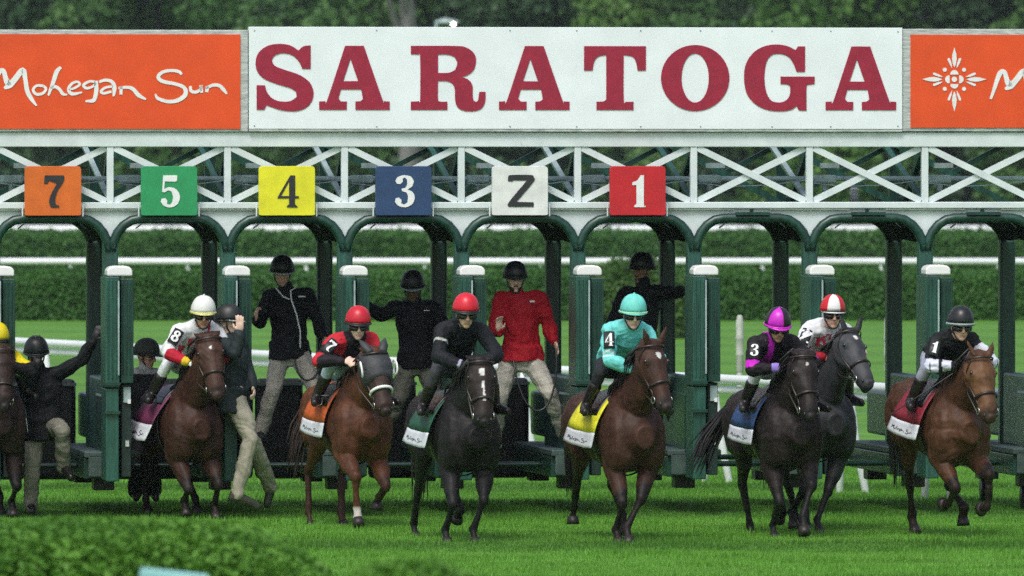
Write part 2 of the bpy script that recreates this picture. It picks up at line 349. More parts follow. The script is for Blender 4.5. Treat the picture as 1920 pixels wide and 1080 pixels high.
h = MB(); n1, n2 = 40, 8
h.add([(-400 + 800 * i / (n1 - 1), 620 + 60 * j, -1 + (26 + 5 * math.sin(i * .7)) * math.sin(j / (n2 - 1) * math.pi / 2)) for j in range(n2) for i in range(n1)],
      [(j * n1 + i, j * n1 + i + 1, (j + 1) * n1 + i + 1, (j + 1) * n1 + i) for j in range(n2 - 1) for i in range(n1 - 1)])
tag(h.build('hill', leafmat('far_wood_green', (.014, .045, .014), (.03, .085, .025), .15), smooth=True), kind='structure')

def blades(n, x0, x1, y0, y1, hmin, hmax, w, lean=.5, dens=None):
    x = RNG.uniform(x0, x1, n); y = RNG.uniform(y0, y1, n); z = np.zeros(n)
    a = RNG.uniform(0, 2 * np.pi, n); hh = RNG.uniform(hmin, hmax, n) * (1 + .5 * np.sin(x * 2.1 + np.sin(y * 1.3) * 2) * np.sin(y * 1.7))
    l = RNG.uniform(0, lean, n) * hh; b = RNG.uniform(0, 2 * np.pi, n); ww = w * RNG.uniform(.6, 1.4, n)
    V = np.empty((n, 3, 3)); V[:, 0] = np.c_[x - np.cos(a) * ww, y - np.sin(a) * ww, z - .004]; V[:, 1] = np.c_[x + np.cos(a) * ww, y + np.sin(a) * ww, z - .004]
    V[:, 2] = np.c_[x + np.cos(b) * l, y + np.sin(b) * l, hh]
    return mb_np(V.reshape(-1, 3), np.arange(3 * n).reshape(-1, 3))
M_blade = leafmat('grass_blade', (.080, .215, .018), (.150, .385, .048), 1.3, .55)
mow_shade_stripes(M_blade)
tag(link('grass', blades(330000, -6.2, 6.2, -20, 24, .018, .048, .006), M_blade), 'short wet green racetrack grass under the horses and the gate', 'grass', kind='stuff')

# ------------------------------------------------------------------ hedges, rails, trees behind
def leaf_cards(cs, ns, size, rnd=1.0):
    """one leaf-sized quad at each point, facing roughly ns"""
    n = len(cs); N_ = ns + RNG.normal(size=(n, 3)) * rnd; N_ /= np.linalg.norm(N_, axis=1)[:, None]
    r = RNG.normal(size=(n, 3)); U = np.cross(N_, r); U /= np.linalg.norm(U, axis=1)[:, None]; V = np.cross(N_, U)
    s = (size * RNG.uniform(.5, 1.3, n))[:, None]
    q = np.stack([cs - U * s * .5 - V * s * .1, cs + V * s * .6, cs + U * s * .5 - V * s * .1, cs - V * s * .7], 1)
    return mb_np(q.reshape(-1, 3), np.arange(4 * n).reshape(-1, 4))
def hedge(label, x0, x1, y0, y1, h, leaf, n, mats, endround=.4, group=None, lumps=.05, ftopmin=.3, rnd=1.0):
    """clipped hedge: rounded woody core plus leaves through its outer shell"""
    e = empty('hedge', ((x0 + x1) / 2, (y0 + y1) / 2, 0), label, 'hedge', group)
    def shape(x, w, v):        # w across -1..1, v 0..1 height -> point on the hull
        end = np.minimum((x - x0), (x1 - x)) / endround; k = np.sqrt(np.clip(1 - (1 - np.clip(end, 0, 1)) ** 2, 0, 1)) * .85 + .15
        lump = 1 + lumps * (.6 * np.sin(x * 3.1 / max(.5, h)) + .4 * np.sin(x * 7.7 / max(.5, h) + w * 3))
        return np.c_[x, (y0 + y1) / 2 + w * (y1 - y0) / 2 * k * lump, v * h * k * lump]
    # hull samples: top and the sides
    t = RNG.uniform(0, 1, n); x = RNG.uniform(x0, x1, n); W_ = np.empty(n); V_ = np.empty(n); nn = np.zeros((n, 3))
    tot = 2 * h + (y1 - y0); ftop = (y1 - y0) / tot
    tp = t < max(ftop, ftopmin); W_[tp] = RNG.uniform(-1, 1, tp.sum()); V_[tp] = 1 - .12 * np.abs(W_[tp]) ** 4; nn[tp] = (0, 0, 1)
    sdn = ~tp; sg = np.where(RNG.uniform(size=sdn.sum()) < .75, -1, 1); W_[sdn] = sg; V_[sdn] = RNG.uniform(0, .95, sdn.sum()); nn[sdn, 1] = sg; nn[sdn, 2] = .5
    c = shape(x, W_, V_) + RNG.normal(size=(n, 3)) * leaf * .6; c[:, 2] = np.maximum(c[:, 2], .02)
    link('leaves', leaf_cards(c, nn, leaf, rnd), mats[0], e)['kind'] = 'stuff'
    k = 60; core = MB(); ring = [(-.93, 0), (-.95, .5), (-.9, .85), (-.6, .93), (0, .95), (.6, .93), (.9, .85), (.95, .5), (.93, 0)]
    xs = np.linspace(x0 + .02, x1 - .02, k); vs = []
    for w, v in ring: vs.append(shape(xs, np.full(k, w), np.full(k, v)))
    m = len(ring); vv = np.stack(vs, 1).reshape(-1, 3)
    core.add([tuple(q) for q in vv], [(i * m + j, i * m + j + 1, (i + 1) * m + j + 1, (i + 1) * m + j) for i in range(k - 1) for j in range(m - 1)] + [tuple(range(m)), tuple((k - 1) * m + j for j in range(m))])
    core.build('core', mats[1], e)
    return e
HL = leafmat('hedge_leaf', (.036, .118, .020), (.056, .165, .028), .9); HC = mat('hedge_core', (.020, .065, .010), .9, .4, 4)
hedge('long clipped dark green hedge in front of the nearer far white rail', -16, 16, 120.5, 123, 1.03, .065, 110000, (HL, HC), group='clipped hedges across the infield')
hedge('long clipped hedge farther back, just below the farthest white rail', -22, 22, 224, 227, 1.14, .11, 50000, (HL, HC), group='clipped hedges across the infield')
hedge('low rounded shrub between two gate posts behind the black-clad handler', *(lambda a, b: (a.x, b.x))(P(1085, 600, 200), P(1290, 600, 200)), 98, 101, 1.5, .075, 16000, (leafmat('shrub_leaf', (.03, .085, .015), (.085, .18, .035), .8), HC), endround=.9)

def far_rail(label, D, y_px, x0, x1, r, legs, lean, group, H=None):
    z = CAM_H - (y_px - 300) / FPX * D; y = D - CAM_D
    e = empty('white_rail', ((x0 + x1) / 2, y, 0), label, 'rail', group)
    MB().tube([(x0, y, z), ((x0 + x1) / 2, y, z), (x1, y, z)], [r], 12).build('top_rail', M_rail, e, True)
    me = MB().tube([(0, .05, -.02), (lean * .3, .02, -.22), (lean, 0, -z + .0)], [r * .55, r * .5, r * .5], 8).mesh('leg')
    for i, x in enumerate(legs):
        o = link('leg', me, M_rail if i == 0 else [], e, True); o.location = Vector((x, y, z)) - e.location
    return e
far_rail('white running rail right behind the nearer long hedge', 233, 490, -16, 16, .075, [P(px, 490, 233).x for px in (-90, 130, 350, 572, 795, 1012, 1225, 1428, 1650, 1870)], .12, 'white running rails far behind the gate')
far_rail('farthest white running rail, seen just under the gate arches', 340, 430, -22, 22, .13, [P(px, 430, 340).x for px in (60, 330, 605, 880, 900, 1160, 1350, 1575, 1800)], .2, 'white running rails far behind the gate')
# the near oblique rail behind the gate
def near_rail():
    def at(x):   # photo column -> distance (rail runs obliquely away to the left)
        s = 145 + (x - 120) * (40 / 1780); return FPX / s
    e = empty('white_rail', tuple(P(960, 500, at(960)).xy) + (0,), 'near white turf rail running slantwise behind the starting gate', 'rail')
    pts = []
    for x in range(-200, 2201, 150): d = at(x); q = P(x, 300, d); pts.append(Vector((q.x, q.y, 1.12)))
    MB().tube(pts, [.055], 10).build('top_rail', M_rail, e, True)
    MB().tube([p + Vector((.02, .06, -.115)) for p in pts], [.045], 10).build('lower_rail', M_rail, e, True)
    for x in (90, 440, 700, 985, 1345, 1600, 1760):
        d = at(x); q = P(x, 300, d)
        MB().tube([(q.x - .03, q.y + .02, 1.06), (q.x - .02, q.y - .02, .9), (q.x + .02, q.y - .06, .55), (q.x + .13, q.y - .1, -.01)], [.03, .045, .045, .04], 8).build('leg', M_rail, e, True)
        MB().tube([(q.x - .03, q.y + .02, 1.06), (q.x - .12, q.y + .1, .5), (q.x - .14, q.y + .12, -.01)], [.03, .04, .038], 8).build('leg', M_rail, e, True)
near_rail()
M_post = mat('finial_paint', (.40, .43, .38), .6, .2, 6)
# two white finial posts on the turf
for px, d, lab in ((1387, 124, 'white turned finial post left of the magenta-capped jockey'), (1665, 124, 'white turned finial post right of the dark grey horse head')):
    b = P(px, 832, d); e = empty('finial_post', (b.x, b.y, 0), lab, 'post', 'white finial posts on the turf')
    tp = P(px, 594, d).z; x, y = b.x, b.y
    MB().tube([(x, y, 0), (x, y, .9)], [.035], 10).build('shaft', M_post, e, True)
    MB().tube([(x, y, .9), (x, y, .93), (x, y, 1.1), (x, y, 1.12), (x, y, 1.14), (x, y, 1.3), (x, y, 1.32), (x, y, 1.36), (x, y, tp - .08), (x, y, tp)], [.035, .05, .045, .058, .045, .05, .06, .045, .05, .035], 12).build('finial', M_post, e, True)

TREE_L = [leafmat('tree_leaf_mid', (.04, .115, .024), (.085, .19, .045), .12), leafmat('tree_leaf_dark', (.020, .060, .024), (.045, .105, .036), .12), leafmat('tree_leaf_bright', (.055, .145, .024), (.12, .25, .05), .12)]
M_bark = mat('bark', (.025, .024, .02), .9, .4, 2, .5, 6, stretch=(2, 2, .5)); M_bark2 = mat('bark_pale', (.15, .15, .15), .9, .35, 2, .4, 6, stretch=(2, 2, .5))
def tree(label, x, y, H, R, trunk_r, base, lm, bark, n=14000, leaf=.34):
    e = empty('tree', (x, y, 0), label, 'tree', 'trees beyond the infield')
    t = MB(); t.tube([(x, y, -.1), (x + .1, y, H * .3), (x - .1, y, H * .55), (x, y, H * .85)], [trunk_r * 1.2, trunk_r, trunk_r * .7, .08], 9)
    cl = []
    for k in range(40):
        a = random.uniform(0, 6.28); z = random.uniform(base, H * .92); q = R * (1 - .6 * ((z - base) / (H - base)) ** 1.5) * random.uniform(.35, .9)
        c = Vector((x + q * math.cos(a), y + q * math.sin(a), z)); cl.append((c, random.uniform(.32, .52) * R))
        if k < 7: t.tube([(x, y, max(H * .2, z * .6)), (x + (c.x - x) * .5, y + (c.y - y) * .5, z * .85), tuple(c)], [trunk_r * .4, trunk_r * .25, .05], 6)
    t.build('trunk', bark, e, True)
    m = n // 40; pts = []; nn = []
    for c, r in cl:
        d = RNG.normal(size=(m, 3)); d /= np.linalg.norm(d, axis=1)[:, None]; rr = r * RNG.uniform(.5, 1.05, m) ** .5
        q = np.array(c) + d * rr[:, None] * np.array([1, 1, .75]); pts.append(q); nn.append(d + np.array([0, 0, .4]))
    link('crown', leaf_cards(np.concatenate(pts), np.concatenate(nn), leaf), lm, e)['kind'] = 'stuff'
kinds = [('mid green leafy tree', 0), ('dark green tree', 1), ('brighter yellow-green tree', 2)]
row = [(700, 0), (815, 1), (-60, 1), (120, 0), (300, 0), (470, 1), (600, 0), (880, 2), (960, 1), (1130, 2), (1300, 0), (1440, 1), (1560, 2), (1700, 0), (1850, 1), (2000, 0)]
spots_txt = ['over the gap between letters A and R of the sign', 'just left of the lit street lamp', 'behind the left end of the left orange sign', 'above the left half of the left orange sign', 'above the right half of the left orange sign', 'above the first S of the white sign', 'above the first A of the white sign', 'above the R of the white sign', 'above the middle A of the white sign, right of the lamp', 'above the T of the white sign', 'above the O of the white sign', 'above the G of the white sign', 'between the G and the last A of the white sign', 'above the gap left of the right orange sign', 'above the sun emblem of the right orange sign', 'off the right end of the right orange sign']
for (px, k), tx in zip(row, spots_txt):
    D = random.uniform(430, 500); q = P(px, 300, D)
    tree(kinds[k][0] + ' ' + tx, q.x, q.y, random.uniform(15, 19), random.uniform(3.6, 4.8), .22, 1.0, TREE_L[k], M_bark)
q = P(765, 300, 415); tree('tree with a thick pale bare trunk rising above the R of the white sign', q.x, q.y, 21, 3.5, .42, 11.5, TREE_L[0], M_bark2, 1600)
for i, px in enumerate((-40, 230, 540, 830, 1060, 1390, 1600, 1930)):
    q = P(px, 300, 540); tree(('tall back row tree ' + ('off the left edge', 'over the middle of the left orange sign', 'over the first S and A of the white sign', 'just left of the street lamp', 'over the T of the white sign', 'over the G of the white sign', 'over the last A of the white sign', 'at the far right end')[i]), q.x, q.y, 22, 6.5, .4, .5, TREE_L[i % 2], M_bark, 14000, .45)
# lamp
q = P(850, 45, 330); e = empty('street_lamp', (q.x - .55, q.y, 0), 'lit street lamp peeking over the top edge of the white sign', 'lamp')
MB().tube([(q.x - .55, q.y, 0), (q.x - .55, q.y, q.z + .1), (q.x - .3, q.y, q.z + .16), (q.x, q.y, q.z + .12)], [.07, .05, .04, .04], 8).build('pole', M_pipe, e, True)
MB().ell((q.x - .2, q.y, q.z + .06), (.42, .16, .09)).build('lamp_head', M_pipe, e, True)
m_l = bpy.data.materials.new('lamp_glow'); m_l.use_nodes = True; b = m_l.node_tree.nodes['Principled BSDF']; b.inputs['Emission Color'].default_value = (1, .93, .8, 1); b.inputs['Emission Strength'].default_value = 9
MB().ell((q.x, q.y - .1, q.z), (.065, .06, .05)).build('bulb', m_l, e, True)

# rainy air
hz = MB(); hz.box((0, 505, 22), (920, 1310, 46)); hzo = tag(hz.build('haze', []), 'thin grey rain haze filling the air', 'haze', kind='stuff')
m_h = bpy.data.materials.new('haze'); m_h.use_nodes = True; t_ = m_h.node_tree; t_.nodes.remove(t_.nodes['Principled BSDF'])
pv = t_.nodes.new('ShaderNodeVolumePrincipled'); pv.inputs['Color'].default_value = (.82, .92, .95, 1); pv.inputs['Density'].default_value = .00011; pv.inputs['Anisotropy'].default_value = .2
t_.links.new(pv.outputs[0], t_.nodes['Material Output'].inputs['Volume']); hzo.data.materials.append(m_h)
# ------------------------------------------------------------------ starting gate
TH = math.radians(7); GR = Vector((math.cos(TH), math.sin(TH), 0)); GQ = Vector((-math.sin(TH), math.cos(TH), 0)); UP = Vector((0, 0, 1))
RG = Matrix((GR, GQ, UP)).transposed()
def gu(px, v=0.0):
    k = (px - 960) / FPX; return (CAM_D * k + v * (math.sin(TH) + k * math.cos(TH))) / (math.cos(TH) - k * math.sin(TH))
def gz(py): return CAM_H + (300 - py) / 190.0
def GP(u, v, z): return GR * u + GQ * v + UP * z
def gbox(mb, u0, u1, v0, v1, z0, z1, mi=0): return mb.box(GP((u0 + u1) / 2, (v0 + v1) / 2, (z0 + z1) / 2), (u1 - u0, v1 - v0, z1 - z0), RG, mi)
gate = empty('starting_gate', (0, 0, 0), 'long green and white horse racing starting gate with open front doors', 'starting gate')
PITCH = (gu(1735) - gu(207)) / 7; U0 = gu(207)
POST = [U0 + PITCH * k for k in range(-1, 9)]          # post lines; bay k lies between POST[k] and POST[k+1]
UL, UR = POST[0] - .6, POST[-1] + .6
z1t, z1b, z2t = gz(248), gz(275.5), gz(379)
gbox(MB(), UL, UR, 0, .12, z1b, z1t).build('top_chord', M_white, gate, bevel=.008)
gbox(MB(), UL, UR, -.02, .10, gz(391), z2t).build('bottom_chord', M_white, gate, bevel=.008)
for u in POST: gbox(MB(), u - .033, u + .033, .01, .08, z2t, z1b).build('upright', M_white, gate, bevel=.004)
def bar(name, a, b, w, d, m, v=None):
    a, b = Vector(a), Vector(b); t = (b - a).normalized(); n_ = GQ; s_ = t.cross(n_).normalized(); n_ = s_.cross(t)
    R = Matrix((t, s_, n_)).transposed(); return MB().box((a + b) / 2, ((b - a).length, w, d), R).build(name, m, gate)
for k in range(len(POST) - 1):
    a, b = POST[k] + .04, POST[k + 1] - .04
    bar('diagonal', GP(a, .035, z1b - .01), GP(b, .035, z2t + .01), .062, .04, M_white)
    bar('diagonal', GP(a, .060, z2t + .01), GP(b, .060, z1b - .01), .062, .04, M_white)
# arches (front and rear), gusset panels, tunnels, posts
ARC = [(-.560, 2.60), (-.547, 2.70), (-.51, 2.785), (-.45, 2.857), (-.37, 2.908), (-.28, 2.925)]
ARC = ARC + [(0, 2.928)] + [(-x, z) for x, z in ARC[::-1]]
RV = 1.95
for k in range(len(POST) - 1):
    c = (POST[k] + POST[k + 1]) / 2
    MB().tube([GP(c + x, 0, z) for x, z in ARC], [.048], 10, side=GQ, rnd=False).build('front_arch', M_green, gate, True)
    MB().tube([GP(c + x, RV, z) for x, z in ARC], [.055], 10, side=GQ, rnd=False).build('rear_arch', M_pad, gate, True)
    tn = MB(); pr = [p for p in ARC if p[1] > 2.69]
    for sgn, off in ((0, .03),):
        vs = [GP(c + x, .03 + (RV - .03) * j / 4, z - .0 + .012 * math.sin(j * 2.1 + i)) for j in range(5) for i, (x, z) in enumerate(pr)]; q = len(pr)
        tn.add(vs, [(j * q + i, j * q + i + 1, (j + 1) * q + i + 1, (j + 1) * q + i) for j in range(4) for i in range(q - 1)])
    o = tn.build('roof_padding', mat('roof_padding_matt', (.008, .014, .013), .95, .3, 8, .3, 12, spec=.05), gate, True); s = o.modifiers.new('t', 'SOLIDIFY'); s.thickness = .03; s.offset = 0
    if k > 0:
        for sx in (0,):
            pass
    # latch plate on the arch top
    if k >= 6: gbox(MB(), c - .17, c + .17, -.075, .0, 2.955, 2.985).build('arch_plate', M_green, gate)
for k in range(len(POST)):
    u = POST[k]; lim = [(x, z) for x, z in ARC if x <= -.28]
    right = [(u + PITCH / 2 + x, z) for x, z in lim][1:]            # arch to the right of the post (its left limb)
    left = [(u - PITCH / 2 - x, z) for x, z in lim][1:]
    poly = [(u - .5 * PITCH + .02, gz(391) - .001), (u - .5 * PITCH + .02, 2.93)] + [(x, z) for x, z in left[::-1]] + [(x, z) for x, z in right] + [(u + .5 * PITCH - .02, 2.93), (u + .5 * PITCH - .02, gz(391) - .001)]
    mb = MB(); vs, fs = fill2d([poly]); mb.add([GP(x, .035, z) for x, z in vs], fs)
    o = mb.build('gusset_panel', M_white, gate); s = o.modifiers.new('t', 'SOLIDIFY'); s.thickness = .03
    gbox(MB(), u - .4, u + .4, -.006, .0, gz(394), gz(391.5)).build('panel_seam', M_trim, gate)
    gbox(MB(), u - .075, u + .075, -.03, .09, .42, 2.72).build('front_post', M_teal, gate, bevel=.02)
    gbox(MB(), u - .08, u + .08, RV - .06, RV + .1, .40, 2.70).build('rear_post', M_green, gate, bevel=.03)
    for sg in (-1, 1): MB().tube([GP(u + sg * .25, -.02, 2.83), GP(u + sg * .30, -.06, 2.87)], [.008], 6).build('bolt', M_wire, gate)
# doors folded open toward the course, one leaf each side of a post, white cap on top
for k in range(len(POST)):
    u = POST[k] + .055
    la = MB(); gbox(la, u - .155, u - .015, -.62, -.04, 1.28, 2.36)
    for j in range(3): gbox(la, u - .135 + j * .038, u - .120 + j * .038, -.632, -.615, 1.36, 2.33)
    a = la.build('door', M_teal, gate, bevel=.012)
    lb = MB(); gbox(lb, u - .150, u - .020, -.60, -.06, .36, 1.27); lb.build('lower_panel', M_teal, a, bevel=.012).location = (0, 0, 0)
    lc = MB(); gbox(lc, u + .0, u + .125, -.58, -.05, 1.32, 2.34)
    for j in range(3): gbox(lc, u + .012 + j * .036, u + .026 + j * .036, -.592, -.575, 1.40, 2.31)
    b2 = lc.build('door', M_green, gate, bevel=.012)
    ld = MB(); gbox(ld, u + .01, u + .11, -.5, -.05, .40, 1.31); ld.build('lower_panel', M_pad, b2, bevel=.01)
    gbox(MB(), u + .03, u + .10, -.53, -.50, 1.13, 1.28).build('lock_box', M_pipe, b2)
    gbox(MB(), u + .07, u + .10, -.536, -.53, 1.12, 1.16).build('sticker', M_cap, b2)
    gbox(MB(), u + .05, u + .085, -.52, -.50, .70, .76).build('hinge_block', M_trim, b2)
    for zz in (1.30, 1.02): gbox(MB(), u - .16, u - .01, -.640, -.60, zz, zz + .03).build('strap_band', M_green, a)
    cp = MB(); U_ = [(-.125, 0), (-.125, .05), (-.115, .075), (-.09, .092), (-.05, .1), (.05, .1), (.09, .092), (.115, .075), (.125, .05), (.125, 0)]
    cp.prism(U_, GP(u - .0, -.45, 2.365), GR, UP, GQ, .30); cp.build('cap', M_cap, gate, bevel=.015)
    MB().tube([GP(u, -.3, 2.3), GP(u, -.3, 2.37)], [.03], 8).build('cap_stem', M_pipe, gate)
    gbox(MB(), u - .035, u - .020, -.645, -.625, 1.4, 2.32).build('edge_rod', M_pipe, gate)
# partitions, ledges, casters, tail doors
PV = 3.4
for k in range(len(POST)):
    u = POST[k]
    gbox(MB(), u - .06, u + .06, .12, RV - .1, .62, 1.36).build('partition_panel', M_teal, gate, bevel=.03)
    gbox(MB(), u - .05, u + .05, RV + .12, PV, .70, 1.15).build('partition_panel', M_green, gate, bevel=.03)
    gbox(MB(), u - .07, u + .07, .14, 1.0, .60, 1.20).build('knee_pad', M_green, gate, bevel=.03)
    gbox(MB(), u - .24, u + .30, .2, PV, .57, .63).build('step_ledge', M_ledge, gate, bevel=.01)
    gbox(MB(), u - .24, u + .12, .25, PV - .05, .36, .565).build('ledge_skirt', M_green, gate, bevel=.01)
    gbox(MB(), u - .2, u - .02, .2, .247, .38, .60).build('step_bracket', M_ledge, gate, bevel=.01)
    for v in (.5, 2.9):
        gbox(MB(), u - .12, u + .08, v, v + .28, .24, .358).build('axle_box', M_black, gate, bevel=.01)
        if k in (0, len(POST) - 1): MB().tube([GP(u - .08, v + .14, .13), GP(u + .02, v + .14, .13)], [.13], 16, rnd=False).build('wheel', M_black, gate, True)
for k in range(1, 5 + 1):
    a, b = POST[k - 1] + .08, POST[k] - .08
    if k - 1 < 0: continue
    m_ = (a + b) / 2
    for x0, x1 in ((a, m_ - .01), (m_ + .01, b)):
        gbox(MB(), x0, x1, PV - .15, PV - .03, .26, 1.28).build('tail_door', M_black, gate, bevel=.05)
    gbox(MB(), a, b, PV - .19, PV - .155, 1.21, 1.24).build('tail_bar', M_ledge, gate)
for v, z in ((PV + .05, .46), (1.2, .46)):
    MB().tube([GP(UL, v, z), GP(UR, v, z)], [.028], 8).build('tow_bar', M_green, gate, True)
# rear truss, pipes, actuators
gbox(MB(), UL, UR, RV - .04, RV + .05, 3.66, 3.74).build('rear_chord', M_teal, gate)
gbox(MB(), UL, UR, RV - .04, RV + .05, 2.98, 3.06).build('rear_chord', M_green, gate)
for k in range(len(POST) - 1):
    a, b = POST[k], POST[k + 1]
    bar('rear_diagonal', GP(a, RV - .06, 3.66), GP(b, RV - .06, 3.06), .06, .04, M_teal)
    bar('rear_diagonal', GP(a, RV + .07, 3.06), GP(b, RV + .07, 3.66), .05, .04, M_green)
    bar('cross_brace', GP(a, .10, 3.62), GP(a + .08, RV - .1, 3.05), .06, .05, M_teal)
    bar('cross_brace', GP(a + .02, .10, 3.06), GP(a - .12, RV - .1, 3.66), .05, .05, M_pipe if k % 2 else M_teal)
    gbox(MB(), a - .05, a + .05, RV - .03, RV + .04, 3.06, 3.66).build('rear_upright', M_green, gate)
    gbox(MB(), a + .10, a + .33, .40, .50, 3.268, 3.352).build('actuator', M_pipe, gate, bevel=.02)
    MB().tube([GP(a + .22, .45, 3.27), GP(a + .22, .45, 3.20)], [.03], 8).build('actuator_stub', M_pipe, gate, True)
    if k % 2: MB().tube([GP(a + .57, .8, 3.10), GP(a + .57, .8, 3.20)], [.045], 10).build('air_bottle', M_trim, gate, True)
    gbox(MB(), a + .30, a + .48, 1.2, 1.3, 3.42, 3.47).build('junction_box', M_pipe, gate)
MB().tube([GP(UL, .45, 3.315), GP(UR, .45, 3.315)], [.026], 10).build('air_pipe', M_pipe, gate, True)
for k in range(len(POST) - 1):
    a = POST[k]; MB().tube([GP(a + .1, .38, 3.27), GP(a + .4, .36, 3.235), GP(a + .8, .36, 3.25), GP(a + PITCH + .1, .38, 3.31)], [.006], 5).build('hose', M_pipe, gate, True)

# signs
def sign_frame(name, label, px0, px1, y0, y1, facem, fx0, fx1, fy0, fy1, v=-.03):
    c = (gu(px0) + gu(px1)) / 2; e = empty(name, tuple(GP(c, v, gz(y1))), label, 'sign')
    gbox(MB(), gu(px0), gu(px1), v, v + .09, gz(y1), gz(y0)).build('backing', M_trim, e, bevel=.006)
    f = gbox(MB(), gu(fx0), gu(fx1), v - .012, v - .002, gz(fy1), gz(fy0)).build('face', facem, e)
    return e
sg = empty('sign_board', tuple(GP(gu(1078), 0, gz(243))), 'long white sign board reading SARATOGA in maroon slab letters', 'sign')
gbox(MB(), gu(466), gu(1690.5), -.05, .06, gz(242), gz(51)).build('board', M_board, sg, bevel=.004)
gbox(MB(), gu(466), gu(1690.5), -.045, .06, gz(246.5), gz(242.6)).build('bottom_strip', M_trim, sg)
def put_letter(loops, name='letter'):
    v, f = fill2d([spline(l) for l in loops])
    vv = [(gu(x), gz(y)) for x, y in v]; mb = MB(); mb.add([GP(a, -.056, z) for a, z in vv], f)
    o = mb.build(name, M_maroon, sg); s = o.modifiers.new('t', 'SOLIDIFY'); s.thickness = .004; s.offset = 0
put_letter(LET_S)
for dx in (597 - 934, 0, 1546 - 934): put_letter(shift(LET_A, dx))
for L_ in (LET_R, LET_T, LET_O, LET_G): put_letter(L_)
for px in (476, 1682):
    for py in (58, 236): MB().ell(GP(gu(px), -.052, gz(py)), (.008, .006, .008)).build('screw', M_pipe, sg)
for px in (705, 955, 1080, 1200, 1312, 1446, 1556):
    for py in (57, 237): MB().ell(GP(gu(px), -.052, gz(py)), (.008, .006, .008)).build('screw', M_pipe, sg)
sl = sign_frame('sponsor_sign', 'orange sign with white Mohegan Sun script left of the white board', -420, 464.5, 57, 247, M_orange, -405, 450, 65.5, 242)
sr = sign_frame('sponsor_sign', 'orange sign with white sun emblem right of the white board', 1691.5, 2400, 53, 246, M_orange, 1706, 2390, 64, 239)
def put_script(parent, ox, oy, sc, name='lettering', col=M_print_w):
    v, f = SCRIPT; mb = MB(); mb.add([GP(gu(ox + x * sc), -.0465, gz(oy + y * sc)) for x, y in v], f)
    o = mb.build(name, col, parent); s = o.modifiers.new('t', 'SOLIDIFY'); s.thickness = .003; s.offset = 0
put_script(sl, 0, 110, 1 / 4.267)
put_script(sr, 1876, 110, 1 / 4.267)
def emblem(parent, cx, cy):
    mb = MB(); S_ = 1 / 6.75
    def poly(pts): mb.add([GP(gu(cx + x * S_), -.0465, gz(cy + y * S_)) for x, y in pts], [tuple(range(len(pts)))])
    for q in range(4):
        a = q * math.pi / 2; R_ = lambda x, y: (x * math.cos(a) - y * math.sin(a), x * math.sin(a) + y * math.cos(a))
        poly([R_(x, y) for x, y in [(150, 0), (200, -20), (260, -30), (320, -24), (408, 0), (320, 24), (260, 30), (200, 20)]])
        for s_ in (-1, 1): poly([R_(x, y * s_) for x, y in [(140, 28), (200, 34), (268, 58), (272, 80), (250, 86), (190, 60)]])
        poly([R_(x, y) for x, y in [(60, -52), (90, -46), (112, -25), (118, 0), (112, 25), (90, 46), (60, 52)]])
        b = a + math.pi / 4; poly([(172 * math.cos(b) + 26 * math.cos(t), 172 * math.sin(b) + 26 * math.sin(t)) for t in [i * .524 for i in range(12)]])
    poly([(34 * math.cos(t), 34 * math.sin(t)) for t in [i * .393 for i in range(16)]])
    o = mb.build('sun_emblem', M_print_w, parent); s = o.modifiers.new('t', 'SOLIDIFY'); s.thickness = .003; s.offset = 0
emblem(sr, 1788, 148)
BOX = [('7', 97.5, 'orange', (.62, .13, .015), M_print_k), ('5', 315, 'green', (.02, .28, .10), M_print_w), ('4', 535.5, 'yellow', (.72, .70, .02), M_print_k), ('3', 754, 'navy blue', (.02, .055, .14), M_print_w), ('2', 972, 'white', (.70, .73, .71), M_print_k), ('1', 1192.5, 'red', (.50, .012, .02), M_print_w)]
for ch, px, cn, col, pm in BOX:
    c = gu(px); zc = (gz(312) + gz(403)) / 2; w, hgt = .553, .485
    e = empty('number_board', tuple(GP(c, -.1, gz(403))), '%s number board with a %s %s above its stall' % (cn, 'black' if pm is M_print_k else 'white', ch), 'number board', 'number boards over the stalls')
    r = .035; poly = []
    for cx, cy, a0 in ((w / 2 - r, hgt / 2 - r, 0), (-w / 2 + r, hgt / 2 - r, 90), (-w / 2 + r, -hgt / 2 + r * .3, 180), (w / 2 - r, -hgt / 2 + r * .3, 270)):
        for j in range(4): a = math.radians(a0 + 30 * j); poly.append((cx + r * math.cos(a), cy + (r if a0 < 180 else r * .3) * math.sin(a)))
    MB().prism(poly, GP(c, -.14, zc), GR, UP, GQ, .07).build('board', mat('number_%s' % ch, col, .45, .12, 7, .05, 30), e, bevel=.004)
    put_flat('digit', glyph(ch), GP(c + .01, -.142, zc + (-.005 if ch != '2' else .0)), GR * .315, UP * .315, -GQ, pm, e)
    for s_ in (-1, 1): MB().tube([GP(c + s_ * (w / 2 + .02), -.1, 2.95), GP(c + s_ * (w / 2 + .02), -.1, 3.06)], [.008], 6).build('bracket', M_white, e)
    gbox(MB(), c - .2, c + .2, -.07, .005, zc - .04, zc + .04).build('mount', M_white, e)

